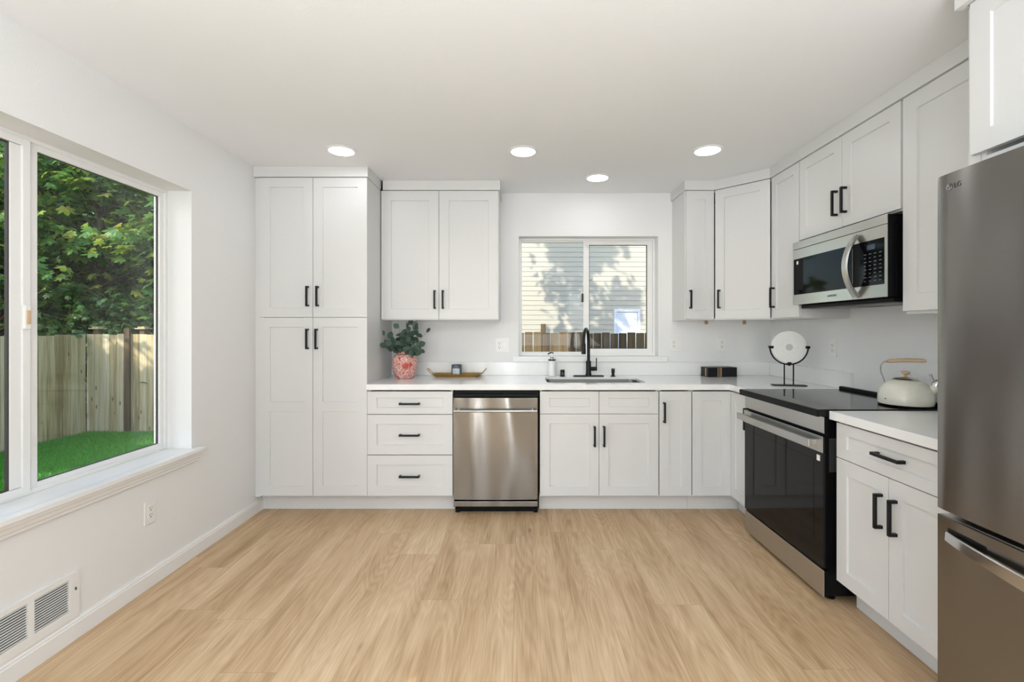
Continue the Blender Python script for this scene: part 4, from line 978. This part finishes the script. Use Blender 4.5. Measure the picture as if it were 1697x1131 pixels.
# kettle
ka = math.atan2(-0.64, 0.77)
t = thing('kettle', 'cream enamel kettle with a wooden handle on the range cooktop', 'kettle', (1.925, 2.335, 0.9190), ka)
obj('body', MB().lathe([(0.100, 0.004), (0.111, 0.008), (0.1135, 0.02), (0.112, 0.05), (0.104, 0.08), (0.090, 0.102), (0.070, 0.120), (0.052, 0.126), (0.050, 0.126)], (0, 0, 0), 56), 'kettle', t, local=True)
obj('base_ring', MB().lathe([(0.098, 0), (0.110, 0.001), (0.1125, 0.006), (0.10, 0.008), (0, 0.008)], (0, 0, 0), 48), 'black', t, local=True)
ld = obj('lid', MB().lathe([(0.053, 0.1262), (0.055, 0.129), (0.048, 0.136), (0.02, 0.142), (0.006, 0.143), (0.0, 0.143)], (0, 0, 0), 40), 'chrome', t, local=True)
obj('knob', MB().lathe([(0.006, 0.143), (0.0065, 0.150), (0.018, 0.160), (0.019, 0.166), (0.014, 0.170), (0, 0.171)], (0, 0, 0), 28), 'kwood', ld, local=True)
wr = MB()
for y in (-0.014, 0.014):
    wr.tube([(-0.082, y, 0.108), (-0.085, y, 0.125), (-0.098, y, 0.165), (-0.098, y, 0.195), (-0.086, y*0.8, 0.213), (-0.066, y*0.6, 0.217)], 0.0025, 8)
obj('handle_bracket', wr, 'chrome', t, local=True)
gp = MB(); rg = []
for k in range(11):
    s = k/10; x = -0.078+0.158*s; zc_ = 0.216+0.008*s+0.004*math.sin(PI*s); a_ = 0.012*(0.9 if 0 < k < 10 else 0.6); b_ = 0.010*(1 if 0 < k < 10 else 0.6)
    rg.append([(x, a_*math.cos(q), zc_+b_*math.sin(q)) for q in [2*PI*j/12 for j in range(12)]])
loft(gp, rg, True, True); obj('handle', gp, 'kwood', t, local=True)
sp = obj('spout', MB().tube([(0.085, 0, 0.070), (0.108, 0, 0.090), (0.118, 0, 0.108)], [0.024, 0.020, 0.018], 18), 'kettle', t, local=True)
obj('whistle', MB().tube([(0.115, 0, 0.103), (0.120, 0, 0.112), (0.130, 0, 0.128)], [0.022, 0.022, 0.016], 18).tube([(0.112, 0, 0.125), (0.100, 0, 0.140), (0.094, 0, 0.160)], [0.004, 0.006, 0.007], 10), 'chrome', sp, local=True)
obj('dot_mark', MB().sphere((-0.0765, -0.084, 0.035), 0.0028), 'black', t, local=True)
# wooden shims under the wall cabinets
for i, (px, lb) in enumerate([(1170, 'small pale wood shim under the narrow wall cabinet beside the window'), (1233, 'small brown wood shim under the diagonal corner cabinet')]):
    x = XY(px, 3.70); s = obj('wood_shim', MB().box(-0.013, 0.013, -0.004, 0.004, -0.030, 0.0, ch=0.001), 'shim')
    s.location = (x, 3.70, 1.3685); s.rotation_euler = (0, math.radians(-12), 0.2); tag(s, lb, 'shim')

# ------------------------------------------------------------------ outside
GZ = -0.65
lawn = MB().box(-60, 60, -40, 60, GZ-0.3, GZ)
o = struct('floor_outside', lawn, 'soil'); o.name = 'ground'; tag(o, 'bare ground beyond the fence', None)
lb = MB().box(-8.1, XL-0.22, -8, 8.70, GZ+0.001, GZ+0.015).box(XL-0.22, 7, YB+0.2, 8.70, GZ+0.001, GZ+0.015)
# lawn lies round the house; the foundation stands through it
lawno = obj('lawn', lb, 'grassground'); tag(lawno, 'green lawn inside the wooden fence', 'lawn', kind='stuff')
rnd = random.Random(5); vs = []; fs = []
def blade(x, y, z, h, w_):
    a = rnd.uniform(0, 2*PI); dx, dy = math.cos(a)*w_, math.sin(a)*w_; lx_, ly_ = rnd.gauss(0, h*0.5), rnd.gauss(0, h*0.5)
    k = len(vs); vs.extend([(x-dx, y-dy, z), (x+dx, y+dy, z), (x+lx_, y+ly_, z+h)]); fs.append((k, k+1, k+2))
for i in range(70000):
    y = rnd.uniform(4.4, 8.68); x = -rnd.uniform(0.70, 1.2)*y
    if x < -8.08 or (x > -3): continue
    blade(x, y, GZ+0.012, rnd.uniform(0.03, 0.075), 0.006)
gb_ = rawobj('grass_blades', vs, fs, 'grassblade'); gb_.parent = lawno; gb_['kind'] = 'stuff'

YF, XF = 8.75, -8.16
rnd = random.Random(11)
def fence_panel(fr, a0, a1, wd, gp_, ztop, zj, m, parent, zb=GZ+0.01):
    mb = MB(); a = a0
    while a < a1:
        w_ = wd+rnd.uniform(-0.006, 0.006); zt_ = ztop+rnd.uniform(-zj, zj); c = 0.008
        b_ = rnd.uniform(0, 0.004)
        pts = [(a, zb), (a+w_, zb), (a+w_, zt_-c), (a+w_-c, zt_), (a+c, zt_), (a, zt_-c)]
        mb.prism([fr.p(x, b_, z) for x, z in pts], fr.n*0.018); a += w_+gp_
    return obj('picket_boards', mb, m, parent)
FF = Fr((0, YF, 0), (1, 0, 0), (0, -1, 0))
t = thing('fence', 'tan wooden board fence running across the back of the yard', 'fence', (-4, YF, GZ))
fence_panel(FF, XF+0.02, -0.1, 0.138, 0.004, 1.205, 0.012, 'fence', t)
fence_panel(FF, -0.1, 7, 0.146, 0.013, 1.235, 0.016, 'fence_dark_shaded', t)  # shade on this stretch is put into the darker board colour
obj('rail', MB().box(XF, 7, -0.05, -0.005, -0.35, -0.26, FF).box(XF, 7, -0.05, -0.005, 0.78, 0.87, FF), 'fence_dark_shaded', t)
for x, zt_ in ((XF+0.12, 1.30), (-7.17, 1.30), (-4.7, 1.3), (-2.2, 1.3)):
    p = obj('post', MB().box(x-0.045, x+0.045, -0.14, -0.051, GZ, zt_, FF), 'fence_dark_shaded', t)
    obj('post_cap', MB().box(x-0.10, x+0.10, -0.19, 0.0, zt_, zt_+0.022, FF, ch=0.006).box(x-0.065, x+0.065, -0.16, -0.03, zt_+0.022, zt_+0.05, FF, ch=0.01), 'fence', p)
obj('post', MB().box(-7.41, -7.31, 0.022, 0.07, GZ, 1.315, FF), 'fence_dark_shaded', t)
obj('post', MB().box(0.37, 0.46, -0.12, -0.051, GZ, 1.40, FF), 'fence_dark_shaded', t)
FS = Fr((XF, 0, 0), (0, -1, 0), (1, 0, 0))
t = thing('fence', 'weathered grey board fence along the left side of the yard', 'fence', (XF, 3, GZ))
fence_panel(FS, -YF+0.05, 9.0, 0.138, 0.004, 1.195, 0.012, 'fence', t)
obj('rail', MB().box(-YF, 9, -0.05, -0.005, -0.35, -0.26, FS).box(-YF, 9, -0.05, -0.005, 0.78, 0.87, FS), 'fence_dark_shaded', t)

# neighbour's house
YH = 17.0; FH = Fr((0, YH, 0), (1, 0, 0), (0, -1, 0))
t = thing('neighboring_house', "neighboring house wall with cream lap siding seen through the kitchen window", 'building', (2.5, YH, GZ))
mb = MB(); z = GZ; ex_ = 0.1765
dX0, dX1, dZ1 = XY(1017.5, YH), XY(1061, YH), ZY(512.5, YH)
while z < 6.2:
    for a0_, a1_ in ((-4, 9),) if z > dZ1-0.05 else ((-4, dX0+0.02), (dX1-0.02, 9)):
        mb.prism([FH.p(a0_, -0.02, z), FH.p(a0_, 0.022, z), FH.p(a0_, 0.006, z+ex_+0.01), FH.p(a0_, -0.02, z+ex_+0.01)], FH.u*(a1_-a0_))
    z += ex_
obj('lap_siding', mb, 'siding', t)
obj('house_body', MB().box(-4, 9, -6, -0.021, GZ, 6.2, FH), 'outwall', t)
obj('roof', MB().prism([FH.p(-4.4, 0.5, 6.05), FH.p(-4.4, -3, 8), FH.p(-4.4, -6.5, 6.05), FH.p(-4.4, -6.5, 6.2), FH.p(-4.4, -3, 8.15), FH.p(-4.4, 0.5, 6.2)], FH.u*13.8), 'concrete', t)
obj('door_casing', MB().box(dX0, dX0+0.10, -0.01, 0.04, GZ+0.3, dZ1, FH).box(dX1-0.10, dX1, -0.01, 0.04, GZ+0.3, dZ1, FH).box(dX0+0.1, dX1-0.1, -0.01, 0.04, dZ1-0.10, dZ1, FH), 'doorwhite', t)
dm = shaker(Fr(FH.p(0, 0.0, 0), FH.u, FH.n), dX0+0.11, (dX0+dX1)/2, 0.0, dZ1-0.11, 0.09, 0.09, [(0.75, 0.87), (1.45, 1.55)], 0.012)
dm2 = shaker(Fr(FH.p(0, 0.0, 0), FH.u, FH.n), (dX0+dX1)/2, dX1-0.11, 0.0, dZ1-0.11, 0.09, 0.09, [(0.75, 0.87), (1.45, 1.55)], 0.012)
dm.add(dm2.v, dm2.f)
obj('door', dm, 'doorwhite', t)
obj('junction_box', MB().box(2.47, 2.58, 0.0, 0.05, 3.10, 3.22, FH, ch=0.01), 'siding', t)

# trees
def maple_outline():
    pts = []
    lob = [(-160, .42), (-140, .55), (-120, .46), (-98, .74), (-86, .80), (-78, .64), (-68, .52), (-58, .76), (-47, .98), (-38, .84), (-27, .56), (-14, .86), (0, 1.10), (14, .86), (27, .56), (38, .84), (47, .98), (58, .76), (68, .52), (78, .64), (86, .80), (98, .74), (120, .46), (140, .55), (160, .42)]
    for a, r_ in lob: q = math.radians(a+90); pts.append((r_*math.cos(q), r_*math.sin(q)))
    pts.append((0, -0.12)); return pts
MO = maple_outline()
def make_tree(seed, height, crown_r, crown_z, nb, nl, ls, flat=0.5):
    rnd = random.Random(seed); tr = MB(); br = MB(); vs = []; fs = []
    tr.tube([(0, 0, -0.1), (0.05, 0.02, height*0.3), (0.0, 0.08, height*0.6), (0.08, 0.0, height*0.92)], [0.16, 0.13, 0.09, 0.03], 10)
    for i in range(nb):
        zz_ = crown_z*0.6+(height-crown_z*0.6)*rnd.random()**0.9; a = rnd.uniform(0, 2*PI)
        k = math.sin(PI*min(1, max(0.08, (zz_-crown_z*0.4)/(height*1.12-crown_z*0.4))))
        L_ = crown_r*(0.55+0.5*rnd.random())*max(0.35, k)
        b0_ = Vector((0, 0.04, zz_*0.85)); tip = Vector((math.cos(a)*L_, math.sin(a)*L_, zz_+rnd.uniform(-0.3, 0.4)))
        mid = (b0_+tip)/2+Vector((0, 0, 0.25)); P = [b0_*(1-s)**2+mid*2*s*(1-s)+tip*s*s for s in [q/6 for q in range(7)]]
        br.tube(P, [0.04*(1-0.85*q/6) for q in range(7)], 5)
        for _ in range(nl):
            s = 0.25+0.8*rnd.random()**0.7; q = min(5, int(s*6)); c = P[q].lerp(P[q+1], min(1.2, s*6-q))
            c = c+Vector((rnd.gauss(0, .26), rnd.gauss(0, .26), rnd.gauss(-.05, .13)))
            nrm = Vector((rnd.gauss(0, .45)+math.cos(a)*.45, rnd.gauss(0, .45)+math.sin(a)*.45, 0.8)).normalized()
            tan = Vector((math.cos(a)+rnd.gauss(0, .6), math.sin(a)+rnd.gauss(0, .6), -0.5)); tan = (tan-nrm*tan.dot(nrm)).normalized(); bi = nrm.cross(tan)
            sz = ls*(0.6+0.7*rnd.random()); k0 = len(vs)
            for x, y in MO: vs.append(tuple(c+bi*x*sz+tan*y*sz-nrm*(abs(x)**1.5)*sz*0.35))
            fs.append(tuple(range(k0, k0+len(MO))))
    return tr, br, vs, fs
def tree(name, label, loc, args, m, group, rot=0):
    t = thing(name, label, 'tree', loc, rot, group)
    tr, br, vs, fs = make_tree(*args)
    obj('trunk', tr, 'bark', t, local=True); obj('branches', br, 'bark', t, local=True)
    rawobj('foliage', vs, fs, m, t); return t
g1 = 'maple trees crowding behind the fence corner'; l1 = 'leafy green maple tree behind the wooden fence, seen through the left window'
ta = tree('maple_tree', l1, (-10.0, 11.0, GZ), (3, 6.0, 2.3, 2.2, 56, 56, 0.165), 'leaf', g1)
tb_ = tree('maple_tree', l1, (-7.9, 11.6, GZ), (8, 6.6, 2.3, 2.0, 56, 56, 0.165), 'leaf', g1)
def put(src, loc, rot, sc=1.0, label=None, group=None):
    c = copy_tree(src); c.location = loc; c.rotation_euler = (0, 0, rot); c.scale = sc if isinstance(sc, tuple) else (sc, sc, sc)
    if label: c['label'] = label
    if group: c['group'] = group
    return c
put(tb_, (-12.2, 9.2, GZ), 2.0, 1.0); put(ta, (-12.6, 12.6, GZ), 1.2, 1.1); put(tb_, (-10.2, 14.4, GZ), 3.7, 1.15)
put(ta, (-15.6, 13.0, GZ), 4.4, 1.3); put(tb_, (-14.0, 16.6, GZ), 5.1, 1.35); put(ta, (-18.5, 16.5, GZ), 0.4, 1.4)
us = tree('shrub', 'dark leafy shrub growing low behind the fence corner', (-8.9, 10.2, GZ), (15, 2.6, 1.25, 0.8, 34, 48, 0.085), 'leafdark', 'shrubs behind the fence corner')
us['category'] = 'shrub'
for p, r_, s_ in (((-10.6, 9.4), 1, 1.1), ((-6.9, 10.4), 3, 1.1), ((-12.4, 10.9), 4, 1.6), ((-9.3, 12.6), 5, 1.6), ((-11.2, 13.6), 1.7, 1.8), ((-14.8, 14.8), .7, 2.2), ((-12.2, 17.5), 3.3, 2.4)):
    put(us, (p[0], p[1], GZ), r_, s_)
# trees standing beside the yard, out of the picture, that throw the dappled shade
l2 = 'tall maple tree standing outside the side of the yard'; g2 = 'maples beside the yard'
for p, r_, s_ in (((-10.6, 4.2), 0.3, 0.85), ((-10.4, 1.4), 2.2, 0.8), ((-6.6, -6.2), 1.0, 1.15), ((-4.9, -3.2), 5.0, 0.80)):
    put(ta, (p[0], p[1], GZ), r_, s_, l2, g2)
put(tb_, (-2.05, 9.95, GZ), 0.6, (0.95, 0.95, 1.85), 'very tall maple tree beyond the back fence whose shade falls on the neighboring house', 'maples beyond the back fence')
